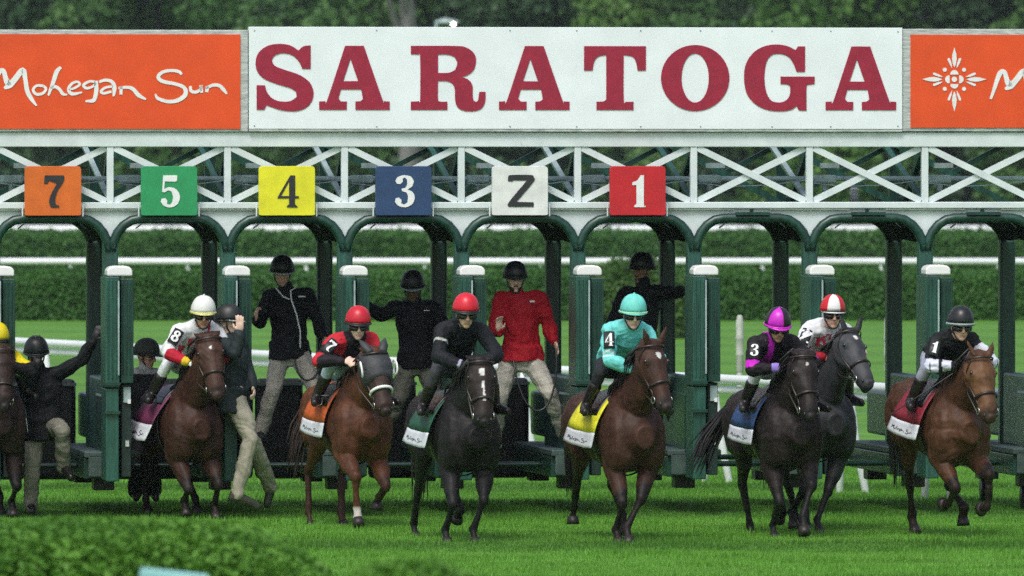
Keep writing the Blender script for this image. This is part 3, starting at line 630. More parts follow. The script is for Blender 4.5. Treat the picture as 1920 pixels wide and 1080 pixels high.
# ------------------------------------------------------------------ people
def V3(*a): return Vector(a)
def frame(f, u):
    f = Vector(f).normalized(); u = Vector(u); u = (u - f * f.dot(u)).normalized(); r = f.cross(u); return f, u, r
def head_geo(mb, c, f, u, r):
    R = Matrix((r, f, u)).transposed(); at = lambda a, b, d: c + r * a + f * b + u * d
    mb.ell(at(0, -.005, .025), (.077, .097, .105), R, 14, 10); mb.ell(at(0, .028, -.055), (.060, .064, .066), R)
    mb.ell(at(0, .066, -.100), (.030, .024, .024), R); mb.ell(at(0, .080, .032), (.052, .018, .013), R)
    mb.tube([at(0, .090, .022), at(0, .106, -.012), at(0, .110, -.030)], [.010, .013, .017], 8); mb.ell(at(0, .078, -.066), (.026, .016, .008), R); mb.ell(at(0, .076, -.080), (.023, .016, .008), R)
    for s in (-1, 1):
        mb.ell(at(s * .078, -.01, -.01), (.010, .022, .034), R); mb.ell(at(s * .042, .064, -.018), (.026, .024, .022), R); mb.ell(at(s * .012, .102, -.032), (.010, .012, .009), R)
def hand_geo(mb, w, d, nrm, curl, s=1.0, thumb=1):
    """palm, four unequal bent fingers and a side thumb; d = direction of the hand, nrm = palm normal"""
    d = Vector(d).normalized(); nrm = Vector(nrm); nrm = (nrm - d * d.dot(nrm)).normalized(); x = d.cross(nrm) * thumb
    R = Matrix((x, d, nrm)).transposed()
    mb.ell(w + d * .048 * s, (.041 * s, .056 * s, .019 * s), R)
    for i, (o, L_) in enumerate(((.030, .072), (.011, .080), (-.009, .075), (-.027, .060))):
        p = w + d * .085 * s + x * o * s; pts = [p - d * .02]; a = 0; dd = d
        for k, fr in enumerate((.45, .32, .23)):
            a += curl * (.55 if k == 0 else .8); q = d * math.cos(a) + nrm * math.sin(a); p = p + q * L_ * fr * s + x * (o * .12 * (1 - curl) * s); pts.append(p)
        mb.tube(pts, [.0105 * s, .0105 * s, .0095 * s, .0085 * s], 7)
    b = w + d * .025 * s + x * .032 * s; t1 = (x * .75 + d * .6 + nrm * .25 * curl).normalized(); t2 = (x * .25 * (1 - curl) + d * .8 + nrm * .6 * curl - x * .2 * curl).normalized()
    mb.tube([b, b + t1 * .035 * s, b + t1 * .035 * s + t2 * .034 * s], [.014 * s, .012 * s, .009 * s], 7)
def seg_near(pts, segs):
    """nearest segment index and parameter for each vertex"""
    best = np.full(len(pts), 1e9); idx = np.zeros(len(pts), int); tt = np.zeros(len(pts))
    for i, (a, b) in enumerate(segs):
        a = np.array(a); b = np.array(b); ab = b - a; t = np.clip(((pts - a) @ ab) / (ab @ ab), 0, 1); d = np.linalg.norm(pts - a - t[:, None] * ab, axis=1)
        m = d < best; best[m] = d[m]; idx[m] = i; tt[m] = t[m]
    return idx, tt
def person(label, J, S, cat='person', group=None, base=None):
    """one continuous body under separate clothes. J: world joints, S: clothing and colours"""
    e = empty('person', base if base is not None else tuple(J['pelvis']), label, cat, group)
    f, u, r = frame(J['face'], J.get('up', (0, 0, 1))); c = J['head']; k = S.get('size', 1.0)
    side = (J['shL'] - J['shR']).normalized(); hs_ = (J['hipL'] - J['hipR']).normalized(); side_h = side
    pel, che, nek = J['pelvis'], J['chest'], J['neck']
    def torso(mb, p, jkt=False):
        spine = pel.lerp(che, .5); tdir = (che - pel).normalized()
        mb.tube([pel - tdir * (.0 if jkt else .06), pel + tdir * .03, spine, che, che.lerp(nek, .55)], [(.150 * k + p, .105 * k + p), (.158 * k + p, .112 * k + p), (.148 * k + p, .108 * k + p), (.172 * k + p, .122 * k + p), (.135 * k + p, .088 * k + p)], 14, side=side)
        mb.tube([che.lerp(nek, .35), nek], [(.09 * k + p, .075 * k + p), (.058 + p * .6, .058 + p * .6)], 10, side=side)
        for s in 'LR': mb.tube([che.lerp(nek, .5), J['sh' + s]], [.07 * k + p, .062 * k + p], 9)
    def arm(mb, s, p, upto=1.0):
        sh, el, wr = J['sh' + s], J['el' + s], J['wr' + s]; w2 = el.lerp(wr, upto)
        mb.tube([sh, sh.lerp(el, .4), el], [.058 * k + p, .052 * k + p, .042 * k + p], 9); mb.tube([el, el.lerp(w2, .35), w2], [.043 * k + p, .043 * k + p, .029 + p * .8], 9)
    def leg(mb, s, p, lo=1.0, hi=0.0):
        hp, kn, an = J['hip' + s], J['kn' + s], J['an' + s]
        mb.tube([hp.lerp(kn, hi), hp.lerp(kn, .4), kn], [.088 * k + p, .078 * k + p, .056 * k + p], 10); a2 = kn.lerp(an, lo)
        mb.tube([kn, kn.lerp(a2, .35), a2], [1 * (.055 * k + p), .057 * k + p, (.038 if lo < .9 else .050) + p], 10)
    b = MB(); head_geo(b, c, f, u, r); b.tube([nek - (c - nek) * .4, c - u * .05 - f * .015], [.056, .052], 10); torso(b, -.02)
    for s in 'LR':
        arm(b, s, -.012); leg(b, s, -.015)
        hd = J.get('hd' + s) or (J['wr' + s] - J['el' + s]); hand_geo(b, J['wr' + s], hd, J['hn' + s], J.get('curl' + s, .9), S.get('hand', 1.0), 1 if s == 'R' else -1)
        fd = J['to' + s] - J['an' + s]; b.tube([J['an' + s], J['an' + s] + fd * .75], [.022, .018], 7)
    me = fuse(b, .0085, 2, .4); pc = coords(me)
    col = np.tile(np.array(S['skin']), (len(pc), 1)); rel = pc - np.array(c); ff, uu, rr = rel @ np.array(f), rel @ np.array(u), rel @ np.array(r)
    hd_ = (np.abs(rr) < .1) & (np.abs(ff) < .14) & (np.abs(uu) < .16)
    lips = hd_ & (np.abs(uu + .073) < .012) & (ff > .075) & (np.abs(rr) < .026); col[lips] *= (.72, .58, .58)
    ck = hd_ & (np.abs(np.abs(rr) - .042) < .02) & (np.abs(uu + .02) < .02) & (ff > .06); col[ck] *= (1.05, .96, .94)
    br = hd_ & (np.abs(uu - .036) < .008) & (np.abs(np.abs(rr) - .032) < .022) & (ff > .07); col[br] = np.array(S.get('hair', (.02, .014, .01)))
    for s in 'LR':
        gl = S.get('glove' + s) or S.get('glove')
        if gl is not None: m = np.linalg.norm(pc - np.array(J['wr' + s] + (J['wr' + s] - J['el' + s]).normalized() * .05), axis=1) < .14; m &= ~hd_; col[m] = gl
    paint(me, col); body = link('body', me, M_skin, e, True)
    at = lambda a, b_, d: c + r * a + f * b_ + u * d; Rm = Matrix((r, f, u)).transposed()
    if not S.get('goggles'):
        for s in (-1, 1): MB().ell(at(s * .032, .079, .012), (.012, .008, .008), Rm).build('eye', M_eye, e, True)
    # jacket / silks
    jk = MB(); pj = S.get('puff', .014); torso(jk, pj, True)
    if S.get('hem'): jk.tube([pel - (che - pel).normalized() * S['hem'], pel + (che - pel) * .2], [(.192 * k + pj, .146 * k + pj), (.172 * k + pj, .128 * k + pj)], 16, side=side, rnd=False)
    for s in 'LR': arm(jk, s, pj, .93)
    if S.get('collar', 1): jk.tube([nek - (c - nek).normalized() * .03, nek + (c - nek).normalized() * .035], [.078, .070], 12)
    mj = fuse(jk, .0095, 3); wrinkle(mj, S.get('fold', .008), S.get('ffreq', 26), sum(map(ord, label)) % 999)
    pj_ = coords(mj); segs = [(pel, che), (che, nek), (J['shL'], J['elL']), (J['elL'], J['wrL']), (J['shR'], J['elR']), (J['elR'], J['wrR'])]
    ix, t = seg_near(pj_, segs)
    tr = pj_ - np.array(pel.lerp(che, .5)); la = tr @ np.array(side)
    fwd_t = side.cross((nek - pel).normalized()); fwd_t = -fwd_t if fwd_t.dot(f) < 0 else fwd_t
    frt = (pj_ - np.array(che)) @ np.array(fwd_t); hgt = (pj_ - np.array(pel)) @ np.array((nek - pel).normalized()) / (nek - pel).length
    paint(mj, S['jacket'](ix, t, la, frt, hgt, pj_)); jo = link(S.get('jacket_name', 'jacket'), mj, M_silk if S.get('silk') else M_cloth, e, True)
    # trousers
    tm = MB(); pt = S.get('tpuff', .016); tm.tube([pel - V3(0, 0, .09), pel + (che - pel).normalized() * .07], [(.150 * k + pt, .116 * k + pt), (.150 * k + pt, .112 * k + pt)], 14, side=hs_)
    for s in 'LR':
        tm.tube([pel.lerp(J['hip' + s], .6), J['hip' + s]], [.10 * k, .095 * k + pt * .5], 10); leg(tm, s, pt, S.get('tlen', .95))
    mt = fuse(tm, .011, 3); wrinkle(mt, S.get('tfold', .010), 22, sum(map(ord, label)) % 777); tc_ = np.array(S['trousers']); paint(mt, np.tile(tc_, (len(mt.vertices), 1))); link('trousers', mt, M_cloth, e, True)
    # boots
    for s in 'LR':
        kn, an, to = J['kn' + s], J['an' + s], J['to' + s]; bm_ = MB(); bh = S.get('boot_h', .35); a2 = an.lerp(kn, bh); fd = (to - an)
        w_ = S.get('shaft', .050 * k + .018); bm_.tube([a2, a2.lerp(an, .5), an], [w_, min(w_, .052 * k + .008), min(w_, .050)], 10)
        bm_.tube([an - fd * .20, an, an + fd * .45, an + fd * .95], [.042, .052, .047, .034], 10); bm_.tube([an - fd * .22 - (kn - an).normalized() * .035, an + fd * .98 - (kn - an).normalized() * .012], [.040, .034], 8)
        mbt = fuse(bm_, .012, 2); link('boot', mbt, S.get('boot_mat', M_boot), e, True)
    # helmet
    hm = S['helmet']; hp = MB(); hx, hy, hz_ = [q_ * 1.05 for q_ in hm.get('r', (.112, .132, .128))]; nu, nv = 24, 8; c0 = at(0, -.008, hm.get('low', .028)); mats_h = hm['mats']; vs = []
    tilt = hm.get('tilt', .0)
    for j in range(nv + 1):
        th = math.pi / 2 * j / nv; pr = math.cos(th) ** .75
        for i in range(nu): ph = 2 * math.pi * (i + .5) / nu; vs.append(c0 + r * hx * pr * math.cos(ph) + f * hy * pr * math.sin(ph) + u * (hz_ * math.sin(th) - .02 * (1 - j / nv) * (1 - math.sin(ph)) + .012))
    fs = []; mi = []
    for j in range(nv):
        for i in range(nu): fs.append((j * nu + i, j * nu + (i + 1) % nu, (j + 1) * nu + (i + 1) % nu, (j + 1) * nu + i)); mi.append(hm['sector'](i / nu) if 'sector' in hm else 0)
    hp.add(vs, fs); hp.m = mi; ho = hp.build('helmet', mats_h, e, True); sf = ho.modifiers.new('t', 'SOLIDIFY'); sf.thickness = .012; sf.offset = -1
    bd = MB(); ring = [c0 + r * (hx + .003) * math.cos(a) + f * (hy + .003) * math.sin(a) + u * (.006 - .02 * (1 - math.sin(a))) for a in [2 * math.pi * i / 24 for i in range(25)]]
    bd.tube(ring, [(.006, .011)], 6, rnd=False); bd.build('helmet_band', hm.get('band', M_helm_dk), ho, True)
    if hm.get('brim', 1):
        bv = []; 
        for i in range(9):
            a = math.pi * (.12 + .76 * i / 8); q = hm.get('brim', .035)
            bv += [c0 + r * hx * math.cos(a) + f * hy * math.sin(a) + u * (.0), c0 + r * (hx + .004) * math.cos(a) + f * (hy + q * math.sin(a)) * math.sin(a) + u * (-.012)]
        bb = MB(); bb.add(bv, [(2 * i, 2 * i + 2, 2 * i + 3, 2 * i + 1) for i in range(8)]); bo = bb.build('helmet_brim', hm.get('brim_mat', M_helm_dk), ho, True); s2 = bo.modifiers.new('t', 'SOLIDIFY'); s2.thickness = .006
    if hm.get('button'): MB().ell(c0 + u * (hz_ + .014), (.012, .012, .010)).build('helmet_button', mats_h[0], ho, True)
    if hm.get('vents'):
        for sx in (-.04, 0, .04):
            MB().tube([c0 + r * sx + f * hy * .78 + u * (hz_ * .55), c0 + r * sx * .9 + f * hy * .3 + u * (hz_ * .96 + .012), c0 + r * sx * .8 - f * hy * .5 + u * (hz_ * .85 + .01)], [(.009, .006)], 6, side=r).build('helmet_ridge', M_helm_dk2, ho, True)
    MB().tube([at(.082, .0, .02), at(.074, .02, -.05), at(.035, .055, -.115), at(0, .066, -.126), at(-.035, .055, -.115), at(-.074, .02, -.05), at(-.082, .0, .02)], [(.008, .003)], 6).build('chin_strap', M_leather2, e, True)
    if S.get('goggles'):
        gm, lm = S['goggles']; gb = MB(); pts = [at(x, .094 - 4.2 * x * x, -.006) for x in (-.085, -.06, -.03, 0, .03, .06, .085)]; gb.tube(pts, [(.024, .010), (.026, .012), (.027, .014), (.018, .013), (.027, .014), (.026, .012), (.024, .010)], 8, side=u); gb.build('goggle_frame', gm, e, True)
        for s in (-1, 1): MB().ell(at(s * .036, .101, -.006), (.028, .011, .019), Rm).build('goggle_lens', lm, e, True)
    if S.get('beard'):
        bb = MB(); bb.ell(at(0, .030, -.082), (.064, .060, .046), Rm); bb.ell(at(0, .080, -.055), (.030, .020, .008), Rm); link('beard', fuse(bb, .008, 1), S['beard'], e, True)
    return e, dict(f=f, u=u, r=r, at=at, R=Rm, fwd=fwd_t, jacket=jo)
M_helm_dk2 = mat('helmet_ridge', (.004, .006, .006), .5)
# ------------------------------------------------------------------ horses
BR_ = [(.37, 1.14, .13, .15), (.28, 1.14, .215, .255), (.12, 1.17, .265, .36), (-.15, 1.17, .285, .365), (-.45, 1.19, .305, .340), (-.75, 1.225, .295, .305), (-1.0, 1.265, .285, .290), (-1.2, 1.265, .240, .255), (-1.36, 1.24, .12, .16)]
def bring(x):
    xs = [b[0] for b in BR_][::-1]; return [float(np.interp(x, xs, [b[i] for b in BR_][::-1])) for i in (1, 2, 3)]
def ik(a, t, l1, l2, bend):
    d = t - a; L_ = d.length
    if L_ > (l1 + l2) * .998: t = a + d * ((l1 + l2) * .998 / L_); d = t - a; L_ = d.length
    x = (l1 * l1 - l2 * l2 + L_ * L_) / (2 * L_); h = math.sqrt(max(0, l1 * l1 - x * x)); n = d.normalized(); b = bend - n * n.dot(bend); b.normalize()
    return a + n * x + b * h, t
class Horse: pass
def horse(label, px, D, yaw, spec, coat, cloth, group='racehorses breaking from the gate'):
    H = Horse(); th = math.radians(yaw); dz = spec.get('lift', 0.0); pit = math.radians(spec.get('pitch', 0))
    fw = V3(math.sin(th), -math.cos(th), 0); rt = V3(-math.cos(th), -math.sin(th), 0)     # rt = the horse's right (left in the picture)
    o = P(px, 300, D); o.z = 0
    def B(x, y, z):                                                                     # body point; y to the right
        zz = z + dz + math.sin(pit) * x; return o + fw * (x * math.cos(pit)) + rt * y + UP * zz
    H.dz = dz; H.B, H.fw, H.rt, H.o = B, fw, rt, o
    e = empty('racehorse', tuple(o), label, 'horse', group); H.e = e
    R = Matrix((rt, fw, UP)).transposed(); m = MB()
    m.tube([B(x, 0, z) for x, z, w, h in BR_], [(w, h) for x, z, w, h in BR_], 20, side=rt)
    for s in (-1, 1):
        m.ell(B(.13, s * .185, 1.10), (.105, .20, .31), R); m.ell(B(.22, s * .115, 1.03), (.12, .12, .20), R); m.ell(B(-1.02, s * .140, 1.20), (.145, .27, .31), R); m.ell(B(.0, s * .13, 1.36), (.09, .20, .18), R)
    # neck and head
    pol = P(*spec['poll'], D - spec.get('pollf', .62)); muz = P(*spec['muzzle'], D - spec.get('pollf', .62) - spec.get('muzf', .22)); hd = (muz - pol).normalized(); hl = .615
    fwd2 = (fw * .8 + Vector(spec.get('hyaw', (0, 0, 0)))).normalized(); nrm = (fwd2 - hd * hd.dot(fwd2)).normalized(); hs_ = hd.cross(nrm).normalized()
    if hs_.dot(rt) < 0: hs_ = -hs_
    n0 = B(-.14, 0, 1.33); n1 = pol - nrm * .115 + hd * .02; ctl = n0 + (fw * .55 + UP * .24)
    bez = lambda t: n0 * (1 - t) ** 2 + ctl * 2 * t * (1 - t) + n1 * t * t
    m.tube([bez(t) for t in (0, .2, .4, .6, .8, 1)], [(.18, .22), (.185, .275), (.145, .245), (.120, .205), (.104, .165), (.100, .135)], 14, side=rt)
    HR = [(0, .116, .112), (.10, .153, .136), (.27, .168, .143), (.42, .146, .126), (.58, .112, .098), (.74, .095, .084), (.88, .095, .089), (.97, .078, .077), (1.0, .054, .054)]
    hp = lambda t, a, b: pol + hd * (t * hl) + hs_ * a + nrm * b          # b = height over the forehead line
    H.hp, H.pol, H.hd, H.nrm, H.hs, H.HR = hp, pol, hd, nrm, hs_, HR
    m.tube([hp(t, 0, -b * .9) for t, b, a in HR], [(a, b) for t, b, a in HR], 14, side=hs_)
    HM = Matrix((hs_, hd, nrm)).transposed()
    for s in (-1, 1):
        m.ell(hp(.28, s * .085, -.205), (.045, .10, .07), HM); m.ell(hp(.27, s * .104, -.055), (.026, .05, .030), HM); m.ell(hp(.93, s * .040, -.055), (.026, .04, .03), HM)
        ear = spec.get('ear', .75); eb = hp(.01, s * .070, -.02); ed = (-hd * (.9 - .45 * ear) + nrm * (.45 - 1.6 * ear) + hs_ * s * .35).normalized()
        m.tube([eb, eb + ed * .06, eb + ed * .12, eb + ed * .175], [(.030, .022), (.036, .022), (.024, .014), (.004, .004)], 8, side=hs_)
    m.ell(hp(1.0, 0, -.13), (.04, .035, .03), HM)
    # legs
    def ray(px_, py_, X):
        dr = V3((px_ - 960) / FPX, 1, -(py_ - 300) / FPX); c0 = V3(0, -CAM_D, CAM_H); d = ((o + fw * X - c0).dot(fw)) / dr.dot(fw); return c0 + dr * d
    hooves = []; JT = {}
    for key in ('FR', 'FL', 'HR', 'HL'):
        L = spec[key]; s = 1 if key[1] == 'R' else -1; tx, ty, X = L[0], L[1], L[2]; pa = math.radians(L[3] if len(L) > 3 else 30); tgt = ray(tx, ty, X)
        if key[0] == 'F':
            el = B(.03 + .14 * (X), s * .165, .88); kn, ft = ik(el, tgt, .42, .30, fw * (1 if len(L) < 5 else L[4]))
            m.tube([B(.06, s * .17, 1.10), el, el.lerp(kn, .5), el.lerp(kn, .88), kn], [(.118, .16), (.110, .135), (.082, .092), (.056, .060), (.053, .058)], 10, side=rt)
            m.ell(kn, (.050, .056, .066), R); mid = .030
        else:
            st = B(-.84 + .18 * (X + 1.1) + .10, s * .175, .96 + .06 * max(0, X + 1.0)); kn, ft = ik(st, tgt, .46, .40, -fw)
            m.tube([B(-1.02, s * .14, 1.28), B(-.98, s * .16, 1.12).lerp(st, .5), st, st.lerp(kn, .4), st.lerp(kn, .85), kn], [(.13, .26), (.125, .22), (.095, .13), (.07, .085), (.042, .052), (.043, .058)], 10, side=rt)
            m.ell(kn, (.042, .060, .066), R); m.tube([kn - fw * .02 + UP * .0, kn - fw * .055 + UP * .035], [.032, .022], 8); mid = .032
        m.tube([kn, kn.lerp(ft, .4), kn.lerp(ft, .8), ft], [(.042, .046), (mid, .039), (mid + .002, .039), (.040, .044)], 10, side=rt); m.ell(ft - fw * .008, (.042, .046, .044), R)
        pd = fw * math.sin(pa) - UP * math.cos(pa); co = ft + pd * .105; m.tube([ft, ft + pd * .06, co], [(.036, .039), (.032, .036), (.044, .048)], 10, side=rt)
        hooves.append((co, pd)); JT[key] = (kn, ft, co)
    H.JT = JT
    me = fuse(m, .0125, 3, .5); wrinkle(me, .009, 15, 5 + len(label)); pc = coords(me); nr = normals(me)
    # coat colouring: points, muzzle, face markings (natural markings only)
    base = np.array(coat['base']); dk = np.array(coat.get('points', (.006, .005, .005))); col = np.tile(base, (len(pc), 1)); pt = coat.get('ptop', 1.0)
    r3 = np.random.default_rng(len(label)); col *= (1 + .10 * np.sin(pc @ r3.normal(size=3) * 5 + 1) + .08 * np.sin(pc @ r3.normal(size=3) * 11))[:, None]
    for key, (kn, ft, co) in JT.items():
        up_ = (kn - (ft - kn) * .25); ix, t = seg_near(pc, [(up_, kn), (kn, ft), (ft, co)]); a = np.array(up_)
        d1 = np.minimum(np.linalg.norm(pc - np.array(kn), axis=1), 9)
        segs = [(up_, kn), (kn, ft), (ft, co)]; dmin = np.full(len(pc), 9.0)
        for p_, q_ in segs:
            p_ = np.array(p_); q_ = np.array(q_); ab = q_ - p_; tt = np.clip(((pc - p_) @ ab) / (ab @ ab), 0, 1); dmin = np.minimum(dmin, np.linalg.norm(pc - p_ - tt[:, None] * ab, axis=1))
        w = np.clip(1 - (dmin - .075) / .05, 0, 1)
        if (coat.get('lightleg') or '') == key: w = w * .15
        w = w * coat.get('pw', 1.0); col = col * (1 - w[:, None]) + dk * w[:, None]
        sk = coat.get('socks', {}).get(key)
        if sk: wd = np.clip(1 - (np.linalg.norm(pc - np.array(ft.lerp(co, .7)), axis=1) - sk) / .02, 0, 1); col = col * (1 - wd[:, None]) + np.array((.42, .40, .36)) * wd[:, None]
    rel = pc - np.array(pol); tt = rel @ np.array(hd) / hl; aa = rel @ np.array(hs_); bb = rel @ np.array(nrm)
    nearh = (np.linalg.norm(rel - np.outer(np.clip(tt, 0, 1) * hl, np.array(hd)), axis=1) < .25)
    mz = np.clip((tt - .80) / .12, 0, 1) * nearh * .8; col = col * (1 - mz[:, None]) + np.array(coat.get('muz', (.012, .011, .011))) * mz[:, None]
    if 'face' in coat: w = np.clip((tt + .0) / .1, 0, 1) * nearh * (bb > -.25) * (1 - mz); col = col * (1 - .7 * w[:, None]) + np.array(coat['face']) * .7 * w[:, None]
    for (t0, t1, a0, wd) in coat.get('marks', []):
        q = np.maximum(np.maximum(t0 - tt, tt - t1) * hl, 0) ** 2 + np.maximum(np.abs(aa - a0) - wd, 0) ** 2
        w = (q < .006 ** 2) & (bb > -.06) & nearh; col[w] = (.62, .62, .60)
    paint(me, col); link('coat', me, M_coat, e, True)
    # hooves
    for co, pd in hooves:
        hb = MB(); sdv = (pd * .55 - UP * .85 if pd.z < -.5 else pd).normalized(); hb.tube([co - sdv * .01, co + sdv * .03 + fw * .01, co + sdv * .068 + fw * .02], [(.047, .050), (.054, .060), (.062, .070)], 12, side=rt, rnd=False); hb.build('hoof', M_hoof, e, True)
    # eyes, nostrils
    for s in (-1, 1):
        MB().ell(hp(.27, s * .122, -.048), (.014, .022, .017), HM).build('eye', M_eye, e, True); MB().ell(hp(.945, s * .060, -.042), (.012, .020, .012), HM).build('nostril', M_leather2, e, True)
    # mane, forelock and tail
    mm = MB(); rnd = random.Random(len(label) * 7)
    for i in range(46):
        t = i / 45; c_ = bez(t * .98); tg = (bez(min(1, t + .02)) - bez(max(0, t - .02))).normalized(); upn = rt.cross(tg); upn = upn if upn.z > 0 else -upn; rad_ = np.interp(t, (0, .2, .4, .6, .8, 1), (.22, .26, .235, .20, .165, .13))
        c_ = c_ + upn * (rad_ - .005); s = 1 if rnd.random() < .75 else -1; L_ = rnd.uniform(.12, .24); fl = rnd.uniform(.0, .07)
        mm.tube([c_, c_ + rt * s * .05 + UP * (.012 + fl * .4), c_ + rt * s * (.10 + fl) - UP * L_ * .45 - fw * .03, c_ + rt * s * (.11 + fl) - UP * L_ - fw * .06], [(.020, .008), (.024, .010), (.016, .007), (.003, .002)], 6)
    hair = mat('horse_hair_%s' % coat.get('hair', 'black'), {'black': (.008, .007, .007), 'brown': (.022, .011, .007)}[coat.get('hair', 'black')], .45, .4, 40); mm.build('mane', hair, e, True)
    tl = MB(); tb = B(-1.34, 0, 1.40); ts = spec.get('tail', 0)
    for i in range(44):
        a = rnd.uniform(-.045, .045); b = rnd.uniform(-.05, .05); L_ = rnd.uniform(.55, 1.0); sw = rt * (ts * rnd.uniform(.8, 1.1)); c = rnd.uniform(-.03, .03)
        tl.tube([tb + rt * a * .4, tb - fw * .12 + sw * .12 + rt * a * .8 + UP * c, tb - fw * (.2 + b) - UP * .2 * L_ + rt * a + sw * .4, tb - fw * (.24 + b) - UP * (.55 - .3 * abs(ts)) * L_ + rt * a * 1.5 + sw * .75, tb - fw * (.22 + b * 2) - UP * (.95 - .65 * abs(ts)) * L_ + rt * a * 1.2 + sw * 1.1], [.014, .018, .016, .011, .002], 5)
    tl.build('tail', hair, e, True)
    # bridle, reins run later to the hands
    br = MB()
    def band(t, t2=None, k=1.05, w=.012):
        i = lambda q, j: float(np.interp(q, [h[0] for h in HR], [h[j] for h in HR])); pts = []
        for n_ in range(25):
            a = 2 * math.pi * n_ / 24; q = t + ((t2 or t) - t) * (1 - math.sin(a)) / 2; b_, a_ = i(q, 1), i(q, 2); pts.append(hp(q, (a_ + .004) * k * math.cos(a), -b_ * .9 + (b_ + .004) * k * math.sin(a)))
        return pts, w
    nb = spec.get('nose_mat', M_leather)
    pts, w = band(.06, -.02, 1.08); br.tube(pts, [(w * .9, .005)], 6, side=hd, rnd=False)
    pts, w = band(.08, .16, 1.04); 
    for s in (-1, 1):
        br.tube([hp(.04, s * .108, -.04), hp(.20, s * .138, -.12), hp(.45, s * .120, -.125), hp(.72, s * .088, -.10), hp(.84, s * .090, -.095)], [(.010, .004)], 6, side=hd)
        rg = hp(.85, s * .094, -.10); ring = MB(); ring.tube([rg + hd * .03 * math.cos(a) + nrm * .03 * math.sin(a) for a in [i * .5236 for i in range(13)]], [.006], 6, rnd=False); ring.build('bit_ring', M_steel, e, True)
    br.build('bridle', M_leather, e, True)
    pts, w = band(.62, .66, 1.07); nbm = MB(); nbm.tube(pts, [(spec.get('nose_w', .013), .006 if nb is M_leather else .014)], 8, side=hd, rnd=False); nbm.build('noseband', nb, e, True)
    # breast strap and girth
    # saddle cloth: hugs the back, hangs down both flanks and flares
    def cl(x, a, out=0):
        z, w, h = bring(x); fl = max(0, a - 1.0); q = B(x, (w + .022 + out) * math.sin(min(a, 1.45)), z + (h + .02 + out) * math.cos(a)); return q
    def cloth_pt(x, a, s):
        fl = max(0, a - .9) ** 1.3 * spec.get('flare', .16) * .32 * (1.0 + .5 * (-.1 - x)); z, w, h = bring(x); zz = z + (h + .022) * math.cos(a); ww = (w + .022) * math.sin(min(a, 1.50)) + fl
        return B(x - fl * .8, s * ww, zz)
    x0, x1 = spec.get('cloth', (-.60, -.02)); NX, NA = 12, 9; A1 = 1.56; A2 = spec.get('drop', 1.93)
    cm = MB(); vs = [cloth_pt(x0 + (x1 - x0) * i / NX, abs(a), 1 if a >= 0 else -1) for i in range(NX + 1) for a in np.linspace(-A1, A1, 2 * NA + 1)]; q = 2 * NA + 1
    cm.add(vs, [(i * q + j, i * q + j + 1, (i + 1) * q + j + 1, (i + 1) * q + j) for i in range(NX) for j in range(q - 1)])
    so = cm.build('saddle_cloth', mat('saddle_cloth_' + cloth[0], cloth[1], .55, .2, 14, .3, 40), e, True); sm = so.modifiers.new('t', 'SOLIDIFY'); sm.thickness = .008; sm.offset = 1
    for s in (1, -1):
        wm = MB(); vs = [cloth_pt(x0 + (x1 - x0) * i / NX, a, s) for i in range(NX + 1) for a in np.linspace(A1, A2, 6)]; wm.add(vs, [(i * 6 + j, i * 6 + j + 1, (i + 1) * 6 + j + 1, (i + 1) * 6 + j) for i in range(NX) for j in range(5)])
        wo = wm.build('cloth_border', mat('cloth_border_white', (.60, .63, .68), .55, .1, 10), so, True); sm = wo.modifiers.new('t', 'SOLIDIFY'); sm.thickness = .008; sm.offset = 1
        if s == 1:
            lv, lf = SCRIPT; lb = MB(); k_ = (x1 - x0) * .72 / 1900; pts = []
            for (x, y) in lv:
                xx = x1 - .05 * (x1 - x0) - .0 if False else x0 + (x1 - x0) * .14 + (x + 85) * k_; aa_ = A1 + .14 + (A2 - A1 - .24) * (y - 60) / 330; p0 = cloth_pt(xx, aa_, s); pts.append(p0 + rt * .013 + fw * -.004)
            lb.add(pts, lf); lo = lb.build('lettering', M_print_k, wo)
    # saddle pad, flap, girth
    sd_ = MB(); vs = [B(x, s_ * (w_ + .035), z_) for x in (-.1,) for s_, w_, z_ in ()]
    sa = MB()
    for x_ in (0,):
        ring = []
        for a in np.linspace(-1.15, 1.15, 15): ring.append([cl(x, abs(a), .018) if a >= 0 else (lambda v: v)(cl_m(x, abs(a), B)) for x in (-.50, -.42, -.28, -.14, -.08)])
    vs = [p for rg_ in ring for p in rg_]; sa.add(vs, [(i * 5 + j, i * 5 + j + 1, (i + 1) * 5 + j + 1, (i + 1) * 5 + j) for i in range(14) for j in range(4)])
    so2 = sa.build('saddle', M_leather2, e, True); sm = so2.modifiers.new('t', 'SOLIDIFY'); sm.thickness = .03; sm.offset = 1
    z, w, h = bring(-.14); gt = MB(); gt.tube([B(-.14, (w + .030) * math.sin(a), z + (h + .030) * math.cos(a)) for a in np.linspace(0, 2 * math.pi, 33)], [(.045, .006)], 6, side=fw, rnd=False); gt.build('girth', M_leather2, e, True)
    z, w, h = bring(.2); 
    H.ears = None
    if spec.get('hood'):
        hb = MB(); tt_ = [(-.02, 1.0), (.05, 1), (.10, 1), (.2, 1), (.27, 1), (.36, 1), (.44, 1), (.50, 1)]; i_ = lambda q_, j: float(np.interp(q_, [h_[0] for h_ in HR], [h_[j] for h_ in HR]))
        hb.tube([hp(t, 0, -i_(t, 1) * .9) for t, _ in tt_], [(i_(t, 2) * 1.09 + .010, i_(t, 1) * 1.06 + .008) for t, _ in tt_], 18, side=hs_, rnd=False); hb.build('hood', mat('hood_cloth', (.03, .034, .038), .6, .25, 30, .3, 60), e, True)
        for s in (-1, 1):
            cp = MB(); cpts = [hp(.27 + .115 * math.cos(a), s * (.165 + .01 * math.sin(a)), -.055 + .050 * math.sin(a)) for a in np.linspace(-.3, math.pi + .9, 12)]; cp.tube(cpts, [(.010, .012)], 6); cp.build('blinker_cup', M_cap, e, True)
